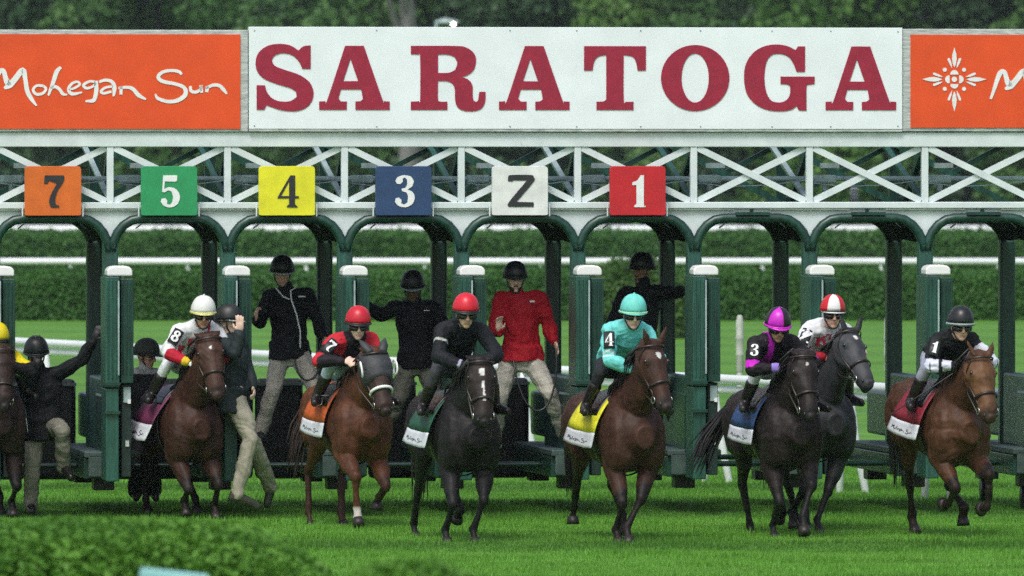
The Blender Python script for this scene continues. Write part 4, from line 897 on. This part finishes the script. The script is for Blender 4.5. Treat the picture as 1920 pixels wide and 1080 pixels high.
        for s in (-1, 1):
            eb = hp(.01, s * .062, -.02); ed = (-hd * .8 - nrm * .3 + hs_ * s * .35).normalized(); MB().tube([eb, eb + ed * .09, eb + ed * .16], [(.044, .034), (.042, .030), (.012, .010)], 8, side=hs_).build('ear_cover', MATS['hood_cloth'], e, True)
    return H
def cl_m(x, a, B):
    z, w, h = bring(x); return B(x, -(w + .04) * math.sin(a), z + (h + .038) * math.cos(a))
def jockey(label, H, headpx, D, S, dx=0, hand_r=None, hand_l=None, face=None, tall=0):
    B = H.B; hc = P(headpx[0], headpx[1], D - .25); dflt = B(.25, 0, 2.13); dl = hc - dflt; sh = H.rt * dl.dot(H.rt) + UP * dl.z
    f_ = Vector(face) if face else (H.fw + V3(-.15, 0, -.22)); hc = hc - UP * .055
    pel = B(-.40, 0, 1.80 + tall) + sh * .25; che = B(.02, 0, 1.90) + sh * .95; nek = B(.14, 0, 1.99) + sh
    J = dict(head=hc, face=f_, up=UP + H.fw * .15, neck=nek, chest=che, pelvis=pel)
    hr = hand_r or (.33, .09, 1.74); hl_ = hand_l or (.35, -.09, 1.74)
    for s, q, hh in (('R', 1, hr), ('L', -1, hl_)):
        J['sh' + s] = che.lerp(nek, .55) + H.rt * q * .180 - UP * .02; J['wr' + s] = B(*hh) + sh * .3; mid = J['sh' + s].lerp(J['wr' + s], .45); d = (J['wr' + s] - J['sh' + s]).length
        el, w2 = ik(J['sh' + s], J['wr' + s], 0.285, .255, (H.rt * q * 1.5 - UP * .6 - H.fw * .25)); J['el' + s] = el; J['wr' + s] = w2
        J['hip' + s] = pel + H.rt * q * .085 - UP * .03; fo = B(-.20, q * .350, 1.22) + UP * (-.6 * H.dz); J['an' + s] = fo + UP * .07 - H.fw * .03; kn, _ = ik(J['hip' + s], J['an' + s], .42, .40, H.fw * 1.0 + H.rt * q * .35); J['kn' + s] = kn; J['to' + s] = J['an' + s] + (H.fw + H.rt * q * .35) * .2 - UP * .03
        J['hn' + s] = -UP * .6 - H.fw * .8 + H.rt * (-q) * .3; J['curl' + s] = 1.0
    S = dict(dict(silk=1, puff=.024, size=.96, trousers=(.66, .69, .74), tpuff=.006, tfold=.004, boot_h=.64, tlen=.6, fold=.014, collar=0, hand=.95, goggles=(M_leather2, M_goggle)), **S)
    e, K = person(label, J, S, group='jockeys on the racehorses')
    # stirrups belong to the saddle, reins to the horse
    for s, q in (('R', 1), ('L', -1)):
        a = J['an' + s] - UP * .07 + H.fw * .06; st = MB(); st.tube([a + H.rt * .045 * math.cos(t) + UP * (.05 + .055 * math.sin(t)) for t in np.linspace(-.6, math.pi + .6, 12)] + [a + H.rt * .04 - UP * .0], [.006], 6); st.tube([a + UP * .10, B(-.12, q * .24, 1.44)], [(.011, .004)], 6); st.build('stirrup', M_steel if S.get('bright_iron') else M_leather2, H.e, True)
        bit = H.hp(.86, q * .096, -.115); hw = J['wr' + s] + (J['wr' + s] - J['el' + s]).normalized() * .07; md = bit.lerp(hw, .5) - UP * .05 + H.rt * q * .03
        MB().tube([bit, md, hw, hw - UP * .12 - H.fw * .05], [(.009, .004)], 6).build('rein', M_leather, H.e, True)
    # number patch on the right upper arm
    if S.get('num'):
        el, shd = J['elR'], J['shR']; c_ = shd.lerp(el, .42); ax = (shd - el).normalized(); out = (H.rt * .45 + H.fw * 1.3); out = (out - ax * ax.dot(out)).normalized(); rgt = out.cross(ax) * -1; vis = V3(1, 0, 0)
        if rgt.dot(vis) < 0: rgt = -rgt
        rad = .062; Rc = .10; pm = MB(); vs = []
        for i in range(7):
            a = (i - 3) / 3 * .52
            for hgt in (-.085, .085): vs.append(c_ + ax * hgt + out * (rad + .018 + Rc * (math.cos(a) - 1)) + rgt * Rc * math.sin(a))
        pm.add(vs, [(2 * i, 2 * i + 1, 2 * i + 3, 2 * i + 2) for i in range(6)]); po = pm.build('number_patch', M_print_k, e, True); sm = po.modifiers.new('t', 'SOLIDIFY'); sm.thickness = .006; sm.offset = 0
        gv, gf = glyph(S['num']); sc = .125; mb = MB(); mb.add([c_ + ax * (y * sc) + out * (rad + .029 + Rc * (math.cos(x * sc / Rc) - 1)) + rgt * Rc * math.sin(x * sc / Rc) for x, y in gv], gf); mb.build('digit', M_print_w, po)
    if S.get('mono'):
        o_ = che.lerp(nek, -.05); rgt = -H.rt; ft_ = K['fwd']; upv = (nek - pel).normalized(); upv = (UP * .8 + upv * .3).normalized(); rgt = (rgt - upv * upv.dot(rgt)).normalized(); nn = rgt.cross(upv); nn = nn if nn.dot(H.fw) > 0 else -nn
        for ch, xo in (('K', -.058), ('S', .058)):
            gv, gf = glyph(ch); mb = MB(); mb.add([o_ + nn * (.150 - abs(x * .13 + xo) * .25) + rgt * (x * .13 + xo) + upv * (y * .13 - .02) for x, y in gv], gf); mb.build('monogram', mat('silk_red', (.30, .012, .03), .5, .2, 20), e)
    return e, J, K
M_goggle = mat('goggle_lens', (.02, .016, .014), .08, .2, 10, spec=.8)
def solid(c): return lambda ix, t, la, fr, h, p: np.tile(np.array(c), (len(ix), 1))
def hm(col, name, **k): return dict(dict(mats=[mat('helmet_' + name, col, .35, .12, 60, .1, 120)], brim=.02, r=(.118, .137, .137), low=.040), **k)
SK1, SK2, SK3, SK4 = (.70, .43, .32), (.52, .30, .20), (.18, .10, .068), (.72, .50, .40)
# ------------------------------------------------------------------ the field
BAY = dict(base=(.052, .020, .010), points=(.008, .006, .005)); DKB = dict(base=(.024, .012, .009), points=(.007, .006, .006))
# left edge, mostly out of frame
hA = horse('dark bay racehorse cut off by the left edge of the picture, blue cloth', -10, 99.0, 14, dict(lift=-.2, poll=(6, 650), muzzle=(10, 758), FR=(-30, 935, .1), FL=(22, 940, .0), HR=(-60, 935, -1.1), HL=(0, 935, -.9, 10)), DKB, ('blue', (.06, .16, .30)))
jockey('jockey in yellow cap and yellow silks at the left edge of the picture', hA, (-6, 630), 99.0, dict(skin=SK1, jacket=lambda ix, t, la, fr, h, p: np.where((ix >= 2)[:, None] & (t > .75)[:, None] | (ix == 3)[:, None] | (ix == 5)[:, None], np.array((.012, .012, .014)), np.array((.70, .58, .01))), helmet=hm((.70, .58, .01), 'yellow')))
# 8
hB = horse('dark bay racehorse with a plum cloth, the last one still inside the gate', 358, 98.9, 16, dict(lift=-.26, poll=(391, 628), muzzle=(409, 742), pollf=.6, hyaw=(-.12, 0, 0), FR=(346, 938, .05), FL=(402, 945, .15, 25), HR=(274, 936, -1.1), HL=(366, 935, -.95), cloth=(-.64, -.02), flare=.40, drop=1.98), dict(base=(.036, .015, .009), points=(.012, .008, .006), face=(.062, .030, .020), marks=[(.20, .23, .0, .004)], muz=(.03, .02, .017)), ('plum', (.16, .03, .085)))
WH = np.array((.66, .69, .72)); RD = np.array((.42, .012, .03)); MR = np.array((.20, .012, .03))
def silks_ks(ix, t, la, fr, h, p):
    c = np.tile(WH, (len(ix), 1)); tor = ix < 2; b = tor & (np.abs(np.abs(la) - .115) < .022) & (fr > -.05); c[b] = RD; fa = ((ix == 3) | (ix == 5)); c[fa & (t > .05)] = RD; c[fa & (t > .78)] = (.70, .50, .03); return c
def silks_ks2(ix, t, la, fr, h, p):
    c = np.tile(WH, (len(ix), 1)); tor = ix < 2; b = tor & (np.abs(np.abs(la) - .125) < .022) & (fr > -.05); c[b] = RD; fa = ((ix == 3) | (ix == 5)); c[fa] = RD * .7; return c
jB, JB, KB = jockey('jockey in white helmet and white silks with red braces, patch 8', hB, (381, 580), 98.9, dict(skin=SK2, jacket=silks_ks, helmet=hm((.72, .74, .72), 'white', band=mat('band_pale_yellow', (.65, .62, .25), .4), brim_mat=mat('band_pale_yellow', (.65, .62, .25)), button=1), num='8', mono=1, glove=(.66, .70, .66)), hand_r=(.32, .12, 1.74))
# 7
hC = horse('chestnut racehorse in a black blinker hood and white noseband', 671, 96.6, 17, dict(lift=-.18, poll=(706, 656), muzzle=(727, 772), pollf=.62, FR=(669, 953, .42, 20), FL=(711, 932, .05, -55), HR=(579, 962, -1.05), HL=(640, 962, -.95), hood=1, nose_mat=M_cap, nose_w=.016, flare=.14, cloth=(-.64, -.02), tail=.2), dict(base=(.085, .030, .013), points=(.030, .013, .008), face=(.02, .02, .02), pw=.9, lightleg='FR', socks={'FR': .075}, hair='brown'), ('orange', (.50, .10, .02)))
def silks7(ix, t, la, fr, h, p):
    c = np.tile(np.array((.014, .012, .016)), (len(ix), 1)); arm = (ix == 2) | (ix == 4); c[arm & (t < .42)] = (.50, .02, .035); c[arm & (t > .78)] = (.50, .02, .035); tor = ix < 2; c[tor & (h > .35) & (h < .8)] = (.045, .008, .018); return c
jC, JC, KC = jockey('jockey in red helmet with red and black sleeves, patch 7, hooded horse', hC, (671, 600), 96.6, dict(skin=SK4, jacket=silks7, helmet=hm((.52, .012, .03), 'red'), num='7', trousers=(.34, .44, .50), bright_iron=1), hand_r=(.30, .20, 1.76), hand_l=(.34, .05, 1.74))
# 5
hD = horse('near-black racehorse with a white star and a thin white stripe', 873, 93.1, 16, dict(lift=-.18, poll=(902, 672), muzzle=(910, 788), pollf=.62, hyaw=(-.10, 0, 0), FR=(835, 993, .1), FL=(887, 993, .22), HR=(775, 988, -1.35, 25), HL=(863, 958, -.75, -60), flare=.22), dict(base=(.010, .009, .009), points=(.006, .006, .006), marks=[(.17, .23, .0, .018), (.23, .27, .0, .009), (.36, .66, -.004, .0045)], face=(.026, .017, .014)), ('bottle_green', (.012, .075, .045)))
def silks5(ix, t, la, fr, h, p):
    c = np.tile(np.array((.010, .012, .016)), (len(ix), 1)); fa = (ix == 3) | (ix == 5); c[fa & (np.abs(t - .86) < .05)] = (.36, .38, .5); c[(ix == 4) & (np.abs(t - .45) < .04)] = (.45, .46, .44); return c
jD, JD, KD = jockey('jockey in red helmet and plain black silks on the near-black horse', hD, (873, 577), 93.1, dict(skin=SK1, jacket=silks5, helmet=hm((.60, .012, .03), 'red_bright'), num=None, trousers=(.05, .055, .06), glove=(.16, .18, .26)), face=(.22, -1, -.25))
# 4
hE = horse('bay racehorse with a white star and yellow saddle cloth', 1180, 93.1, 19, dict(lift=-.18, poll=(1229, 642), muzzle=(1257, 770), pollf=.60, muzf=.20, hyaw=(.22, 0, 0), FR=(1155, 993, .12), FL=(1174, 990, .30), HR=(1077, 955, -1.5, -30), HL=(1168, 966, -.75, 10), ear=.05, flare=.18, cloth=(-.64, .0)), dict(base=(.046, .020, .012), points=(.010, .007, .006), marks=[(.17, .225, .0, .017), (.225, .25, .0, .008)], muz=(.03, .026, .025)), ('yellow', (.68, .66, .02)))
AQ = np.array((.16, .62, .60))
def silks4(ix, t, la, fr, h, p):
    c = np.tile(AQ, (len(ix), 1)); arm = (ix == 2) | (ix == 4); c[arm & (np.abs(t - .80) < .04)] = (.6, .72, .74); c[arm & (np.abs(t - .93) < .03)] = (.6, .72, .74); return c
jE, JE, KE = jockey('jockey in aqua helmet and aqua silks with number 4 patch', hE, (1187, 579), 93.1, dict(skin=SK4, jacket=silks4, helmet=hm((.14, .58, .52), 'aqua', button=1, brim_mat=mat('helmet_aqua', (.14, .58, .52)), band=mat('band_aqua', (.35, .66, .45))), num='4', trousers=(.02, .022, .025)), hand_r=(.31, .04, 1.70), hand_l=(.34, -.05, 1.70))
# 3
hF = horse('dark brown racehorse with a tiny star and blue saddle cloth', 1476, 94.2, 17, dict(lift=-.18, poll=(1511, 662), muzzle=(1524, 782), pollf=.64, FR=(1449, 985, .05), FL=(1505, 968, .5, 15), HR=(1407, 985, -1.1), HL=(1470, 962, -1.3, -70), flare=.12, tail=.35), dict(base=(.016, .011, .010), points=(.009, .008, .008), marks=[(.16, .19, .0, .007)]), ('royal_blue', (.02, .06, .17)))
MG = np.array((.55, .02, .52)); BK = np.array((.012, .010, .014))
def silks3(ix, t, la, fr, h, p):
    c = np.tile(BK, (len(ix), 1)); tor = ix < 2; x = np.abs(np.abs(la) - .11) < .03; c[tor & x & (h > .35)] = MG; d = tor & (np.abs(np.abs(la) - (h - .15) * .22) < .035) & (fr > 0); c[d] = MG * .6; arm = (ix == 2) | (ix == 4); c[arm & (t > .72) & (t < .98)] = MG; fa = (ix == 3) | (ix == 5); c[fa & (t > .70)] = (.28, .20, .60); return c
mMG = mat('helmet_magenta', tuple(MG), .35, .1, 40); mBK = mat('helmet_black', (.014, .012, .016), .35, .1, 40)
jF, JF, KF = jockey('jockey in magenta and black quartered helmet and silks', hF, (1458, 603), 94.2, dict(skin=SK2, jacket=silks3, helmet=dict(mats=[mMG, mBK], sector=lambda a: 0 if (.03 < a < .235 or .53 < a < .735) else 1, brim=.03, brim_mat=mMG, band=mMG, r=(.116, .135, .138), low=.040), num='3', trousers=(.62, .64, .72), glove=(.02, .015, .02)), face=(.25, -1, -.4), hand_r=(.30, .12, 1.74), hand_l=(.34, -.08, 1.72))
# 2
hG = horse('charcoal racehorse with head held high, half hidden behind another', 1540, 95.6, 17, dict(lift=-.13, poll=(1598, 616), muzzle=(1634, 716), pollf=.55, muzf=.34, hyaw=(.25, 0, 0), FR=(1484, 960, .05), FL=(1531, 978, .25), HR=(1495, 975, -1.0), HL=(1512, 970, -.9), ear=.05), dict(base=(.026, .028, .030), points=(.009, .009, .010), marks=[(.14, .20, .0, .016)], face=(.055, .060, .066), muz=(.035, .038, .042)), ('white', (.6, .62, .63)))
mRW = [mat('helmet_redw', (.55, .012, .02), .35, .1, 40), mat('helmet_white', (.72, .74, .72))]
jG, JG, KG = jockey('jockey in red and white panelled helmet, red KS on white silks', hG, (1561, 579), 95.6, dict(skin=SK1, jacket=silks_ks2, helmet=dict(mats=mRW, sector=lambda a: 1 if (.12 < a < .26 or .45 < a < .58 or .75 < a < .9) else 0, brim=.015, r=(.116, .135, .135), low=.040, brim_mat=mRW[1]), num='2', mono=1, glove=(.2, .1, .07)), face=(.18, -1, -.12))
# 1
hH = horse('bright bay racehorse with tan face and tucked-up legs, far right', 1790, 93.8, 18, dict(lift=-.13, poll=(1843, 664), muzzle=(1862, 782), pollf=.62, hyaw=(.05, 0, 0), pitch=-3, FL=(1850, 950, .42, -80), FR=(1779, 944, .12, -85), HR=(1712, 985, -1.25, 25), HL=(1808, 952, -.45, -20), ear=.25, flare=.22, cloth=(-.62, .0)), dict(base=(.066, .028, .013), points=(.012, .008, .006), face=(.14, .068, .028), muz=(.015, .013, .012), pw=.95), ('dark_red', (.22, .015, .03)))
def silks1(ix, t, la, fr, h, p):
    c = np.tile(np.array((.010, .012, .013)), (len(ix), 1)); fa = (ix == 3) | (ix == 5); c[fa & ((np.abs(t - .18) < .14) | (np.abs(t - .62) < .16))] = (.60, .62, .75); arm = (ix == 2) | (ix == 4); c[arm & (t > .80)] = (.58, .62, .74); c[(ix == 2) & (t > .25) & (t < .6)] = (.62, .64, .70); return c
jH, JH, KH = jockey('jockey in black cap and black silks with white sleeve bars, patch 1', hH, (1801, 601), 93.8, dict(skin=SK1, jacket=silks1, helmet=hm((.010, .012, .013), 'black_cap', band=M_pipe), num='1', trousers=(.30, .32, .40)), hand_r=(.32, .08, 1.74), face=(.25, -1, -.2))
w0 = JH['wrR'] + (JH['wrR'] - JH['elR']).normalized() * .07; w1 = P(1678, 772, 93.4)
e = empty('riding_whip', tuple(w0), 'thin black riding whip in the black-capped jockey\'s hand', 'whip')
MB().tube([w0 + (w0 - w1) * .12, w0, w0.lerp(w1, .5) , w1], [.009, .009, .007, .004], 6).build('shaft', M_leather2, e, True); MB().tube([w1, w1 + (w1 - w0).normalized() * .06], [(.012, .004)], 6).build('flap', M_leather2, e, True)

# ------------------------------------------------------------------ gate handlers
KH_ = (.50, .475, .41)
def handler(label, D, J, S, base=None):
    """J: joints as photo pixel + depth offset in metres (+ is away from the camera)"""
    Q = {}
    for k, v in J.items():
        if isinstance(v, tuple) and k not in ('face', 'up') and not k.startswith(('hd', 'hn', 'curl')): Q[k] = P(v[0], v[1], D + (v[2] if len(v) > 2 else 0))
        elif isinstance(v, tuple): Q[k] = Vector(v)
        else: Q[k] = v
    for s in 'LR': Q.setdefault('hn' + s, V3(0, .3, 1)); Q.setdefault('to' + s, Q['an' + s] + V3(.02, -.2, -.04))
    S = dict(dict(puff=.024, size=1.02, trousers=KH_, tpuff=.022, hem=.10, boot_h=.2, shaft=.046, fold=.012, tfold=.013, tlen=.98), **S)
    return person(label, Q, S, group='gate crew in riding helmets')
BJ = solid((.010, .012, .014)); HB = lambda **k: dict(dict(mats=[M_helm_dk], r=(.118, .138, .135), low=.034, brim=.035, brim_mat=M_helm_dk, vents=1), **k)
h4, K4 = handler('crewman in black jacket with a white zip and light khaki trousers', 101.2, dict(head=(529, 512, -.05), face=(.05, -1, -.25), neck=(536, 540), chest=(541, 578), pelvis=(543, 655),
    shR=(506, 555), elR=(486, 605, -.05), wrR=(480, 600, -.28), hnR=(.9, .3, 0), hdR=(0, -.1, 1), curlR=1.0, shL=(577, 553), elL=(596, 602), wrL=(607, 634, -.15), hnL=(-.6, -.3, 0), curlL=.8,
    hipR=(525, 664), knR=(512, 732, -.12), anR=(487, 812, .0), toR=(489, 826, -.2), hipL=(560, 664), knL=(590, 726, -.25), anL=(618, 814, .0)), dict(skin=SK1, jacket=lambda ix, t, la, fr, h, p: np.tile(np.array((.010, .012, .014)), (len(ix), 1)), helmet=HB(brim_mat=M_trim)))
zp = MB(); pz = [P(518, 541, 101.2 - .135), P(531, 556, 101.2 - .175), P(546, 561, 101.2 - .18), P(556, 590, 101.2 - .185), P(563, 622, 101.2 - .18), P(563, 652, 101.2 - .178)]
MB().tube([pz[0], pz[1], pz[2] + V3(-.02, 0, .0)], [(.009, .006)], 6).build('jacket_piping', M_cap, h4, True); MB().tube([P(556, 538, 101.2 - .10), P(545, 545, 101.2 - .16), pz[2]], [(.009, .006)], 6).build('jacket_piping', M_cap, h4, True); MB().tube(pz[2:], [(.009, .006)], 6).build('zip', M_cap, h4, True)
MB().box(P(566, 556, 101.2 - .165), (.07, .006, .014)).build('chest_logo', M_print_w, h4)
h5, K5 = handler('crewman in plain black jacket with arm stretched to the gate post', 101.3, dict(head=(774, 540, -.08), face=(-.05, -1, -.35), neck=(776, 566), chest=(778, 600), pelvis=(782, 672),
    shR=(742, 578), elR=(712, 592, .0), wrR=(690, 572, -.12), hdR=(-.7, -.4, .3), hnR=(0, -1, .1), shL=(814, 577), elL=(838, 622), wrL=(846, 672, -.1), hnL=(-1, 0, 0),
    hipR=(766, 682), knR=(746, 750, -.1), anR=(710, 820, .1), hipL=(798, 682), knL=(816, 750, -.1), anL=(838, 820, .1)), dict(skin=SK3, jacket=BJ, trousers=(.20, .20, .155), helmet=HB(brim_mat=M_pipe)))
MB().box(P(800, 582, 101.3 - .16), (.06, .006, .008)).build('chest_logo', M_print_w, h5)
h6, K6 = handler('bearded crewman in bright red jacket with a raised hand', 100.9, dict(head=(966, 524, -.05), face=(.12, -1, -.12), neck=(969, 549), chest=(976, 586), pelvis=(977, 664),
    shR=(940, 561), elR=(928, 612, -.05), wrR=(936, 622, -.28), hdR=(-.05, -.15, 1), hnR=(.5, -.9, 0), curlR=.35, shL=(1013, 562), elL=(1030, 612), wrL=(1040, 640, -.1), hdL=(.35, -.2, -1), hnL=(-1, -.2, 0), curlL=.4,
    hipR=(955, 676), knR=(938, 746, -.12), anR=(926, 818, .1), hipL=(997, 676), knL=(1030, 738, -.15), anL=(1058, 816, .1)), dict(skin=SK4, jacket=solid((.42, .010, .022)), trousers=(.50, .48, .42), helmet=HB(), beard=mat('beard_brown', (.03, .016, .010), .8), puff=.030, hem=.07, fold=.016))
MB().box(P(998, 565, 100.9 - .165), (.05, .006, .018)).build('chest_logo', M_print_w, h6)
h7, K7 = handler('crewman in black looking aside, half hidden by the aqua jockey', 101.6, dict(head=(1204, 507, .0), face=(-.75, -.7, -.08), neck=(1206, 534), chest=(1202, 572), pelvis=(1196, 650),
    shR=(1170, 553), elR=(1150, 605, .0), wrR=(1150, 648, -.1), hnR=(1, 0, 0), shL=(1236, 549), elL=(1264, 549, -.05), wrL=(1284, 546, -.2), hdL=(.9, -.3, .2), hnL=(0, -1, 0), curlL=.8,
    hipR=(1180, 660), knR=(1162, 736, -.1), anR=(1140, 814, .1), hipL=(1213, 660), knL=(1244, 736, -.1), anL=(1276, 814, .1)), dict(skin=(.30, .17, .12), jacket=BJ, trousers=(.03, .035, .04), helmet=HB(), beard=mat('beard_black', (.010, .009, .008), .8)))
h3, K3 = handler('crewman in dark rain jacket and khaki trousers striding beside the white-helmeted jockey, hand up', 98.9, dict(head=(428, 605, .0), face=(.95, -.3, -.1), neck=(431, 632), chest=(436, 668), pelvis=(436, 742),
    shR=(420, 648, -.16), elR=(440, 662, -.42), wrR=(450, 622, -.42), hdR=(.0, -.1, 1), hnR=(-.2, 1, 0), curlR=.1, shL=(448, 648, .18), elL=(464, 690, .16), wrL=(474, 728, -.05), hnL=(-1, 0, 0), curlL=.7,
    hipR=(442, 752, -.09), knR=(470, 822, -.15), anR=(444, 930, -.15), toR=(486, 949, -.1), hipL=(434, 752, .09), knL=(478, 838, .3), anL=(508, 915, .75), toL=(500, 948, .7)), dict(skin=SK4, jacket=solid((.022, .032, .034)), trousers=(.38, .355, .28), helmet=HB(brim_mat=M_trim), boot_mat=mat('boot_olive', (.035, .04, .025), .6, .3, 20), hem=.16))
h2, K2 = handler('crewman in dark cap and pale collar peering from behind the plum-clothed horse', 101.4, dict(head=(274, 668, .0), face=(.85, -.5, -.15), neck=(272, 694), chest=(270, 722), pelvis=(268, 790),
    shR=(250, 705, -.12), elR=(246, 752), wrR=(256, 790, -.1), shL=(292, 705, .1), elL=(302, 750), wrL=(306, 790), hnR=(1, 0, 0), hnL=(-1, 0, 0), hipR=(258, 800), knR=(256, 862, -.2), anR=(254, 925, .1), hipL=(282, 800), knL=(288, 862, -.1), anL=(290, 925, .2)), dict(skin=SK2, jacket=lambda ix, t, la, fr, h, p: np.where((h > .93)[:, None], np.array((.38, .40, .38)), np.array((.016, .018, .018))), trousers=(.03, .03, .032), helmet=HB(mats=[mat('cap_olive', (.025, .032, .022), .7, .3, 20)], vents=0, brim_mat=mat('cap_olive', (.025, .032, .022)), brim=.06)))
h1, K1 = handler('crouching crewman in black jacket, gloved arm up against the gate post, one khaki knee raised', 100.0, dict(head=(68, 664, -.1), face=(.0, -1, -.35), neck=(72, 692), chest=(80, 724), pelvis=(82, 795),
    shR=(52, 705), elR=(48, 748, -.05), wrR=(68, 695, -.30), hdR=(.1, -.2, 1), hnR=(0, 1, 0), curlR=.9, shL=(112, 700), elL=(152, 676, -.05), wrL=(176, 638, -.1), hdL=(.4, -.1, 1), hnL=(.3, 1, 0), curlL=.2,
    hipR=(66, 806), knR=(60, 878, -.08), anR=(58, 950, .0), hipL=(100, 802), knL=(116, 805, -.38), anL=(120, 876, -.2), toL=(134, 896, -.4)), dict(skin=SK3, jacket=BJ, trousers=(.24, .235, .19), helmet=HB(), glove=(.012, .012, .013), hem=.16))
# lead straps held by the crew
for lab, pts in (('dark lead strap hanging from the hand of the white-zip crewman', [(608, 640, 100.95), (606, 730, 100.9), (556, 735, 100.85), (552, 665, 100.98)]), ('dark lead strap looping down the front of the red-jacketed crewman', [(1043, 655, 100.7), (1050, 800, 100.6), (980, 810, 100.5), (963, 676, 100.72)])):
    w = [P(*p) for p in pts]; w = [sum(((w[0] * (1 - t) ** 3), w[1] * 3 * t * (1 - t) ** 2, w[2] * 3 * t * t * (1 - t), w[3] * t ** 3), V3(0, 0, 0)) for t in [i / 14 for i in range(15)]]; e = empty('lead_strap', tuple(w[0]), lab, 'strap'); MB().tube(w, [(.010, .004)], 6).build('strap', M_leather2, e, True)

# ------------------------------------------------------------------ near hedge and board in front
NL = leafmat('near_leaf', (.055, .17, .014), (.13, .31, .038), 2.0); NC = mat('near_core_shade', (.006, .018, .006), .9, .3, 4)  # core colour near black, standing in for shade on the hedge front
a, b = P(-500, 300, 54), P(742, 300, 54); hedge('blurred clipped hedge across the lower left, in front of the racecourse', a.x, b.x, -47.0, -44.6, 1.50, .034, 190000, (NL, NC), endround=1.0, lumps=.012, ftopmin=.992, rnd=.7, group='near hedges at the bottom edge')  # front left almost leafless so the dark core reads as its shaded side
a, b = P(-700, 300, 46), P(105, 300, 46); hedge('blurred light green shrub in the bottom left corner, nearest the camera', a.x, b.x, -54.5, -53.0, 1.76, .034, 80000, (NL, NC), lumps=.015, ftopmin=.5, endround=.8, group='near hedges at the bottom edge')
a, b = P(520, 300, 45), P(1010, 300, 45); hedge('low shrub top just showing at the bottom edge right of the dark hedge', a.x, b.x, -55.6, -54.4, 1.69, .032, 50000, (NL, NC), lumps=.02, ftopmin=.8, rnd=.7, endround=.5, group='near hedges at the bottom edge')
c = P(312, 1070, 44); e = empty('board', (c.x, c.y, 0), 'pale blue board top edge poking up at the bottom of the picture', 'board')
MB().box((c.x, c.y, c.z - .35), (.30, .03, .70), Matrix.Rotation(math.radians(6), 3, 'Y')).build('panel', mat('board_aqua', (.25, .52, .55), .4, .1, 6), e, bevel=.01)
for s in (-.07, .07): MB().tube([(c.x + s, c.y + .03, 0), (c.x + s, c.y + .03, c.z - .4)], [.015], 6).build('leg', M_pipe, e, True)
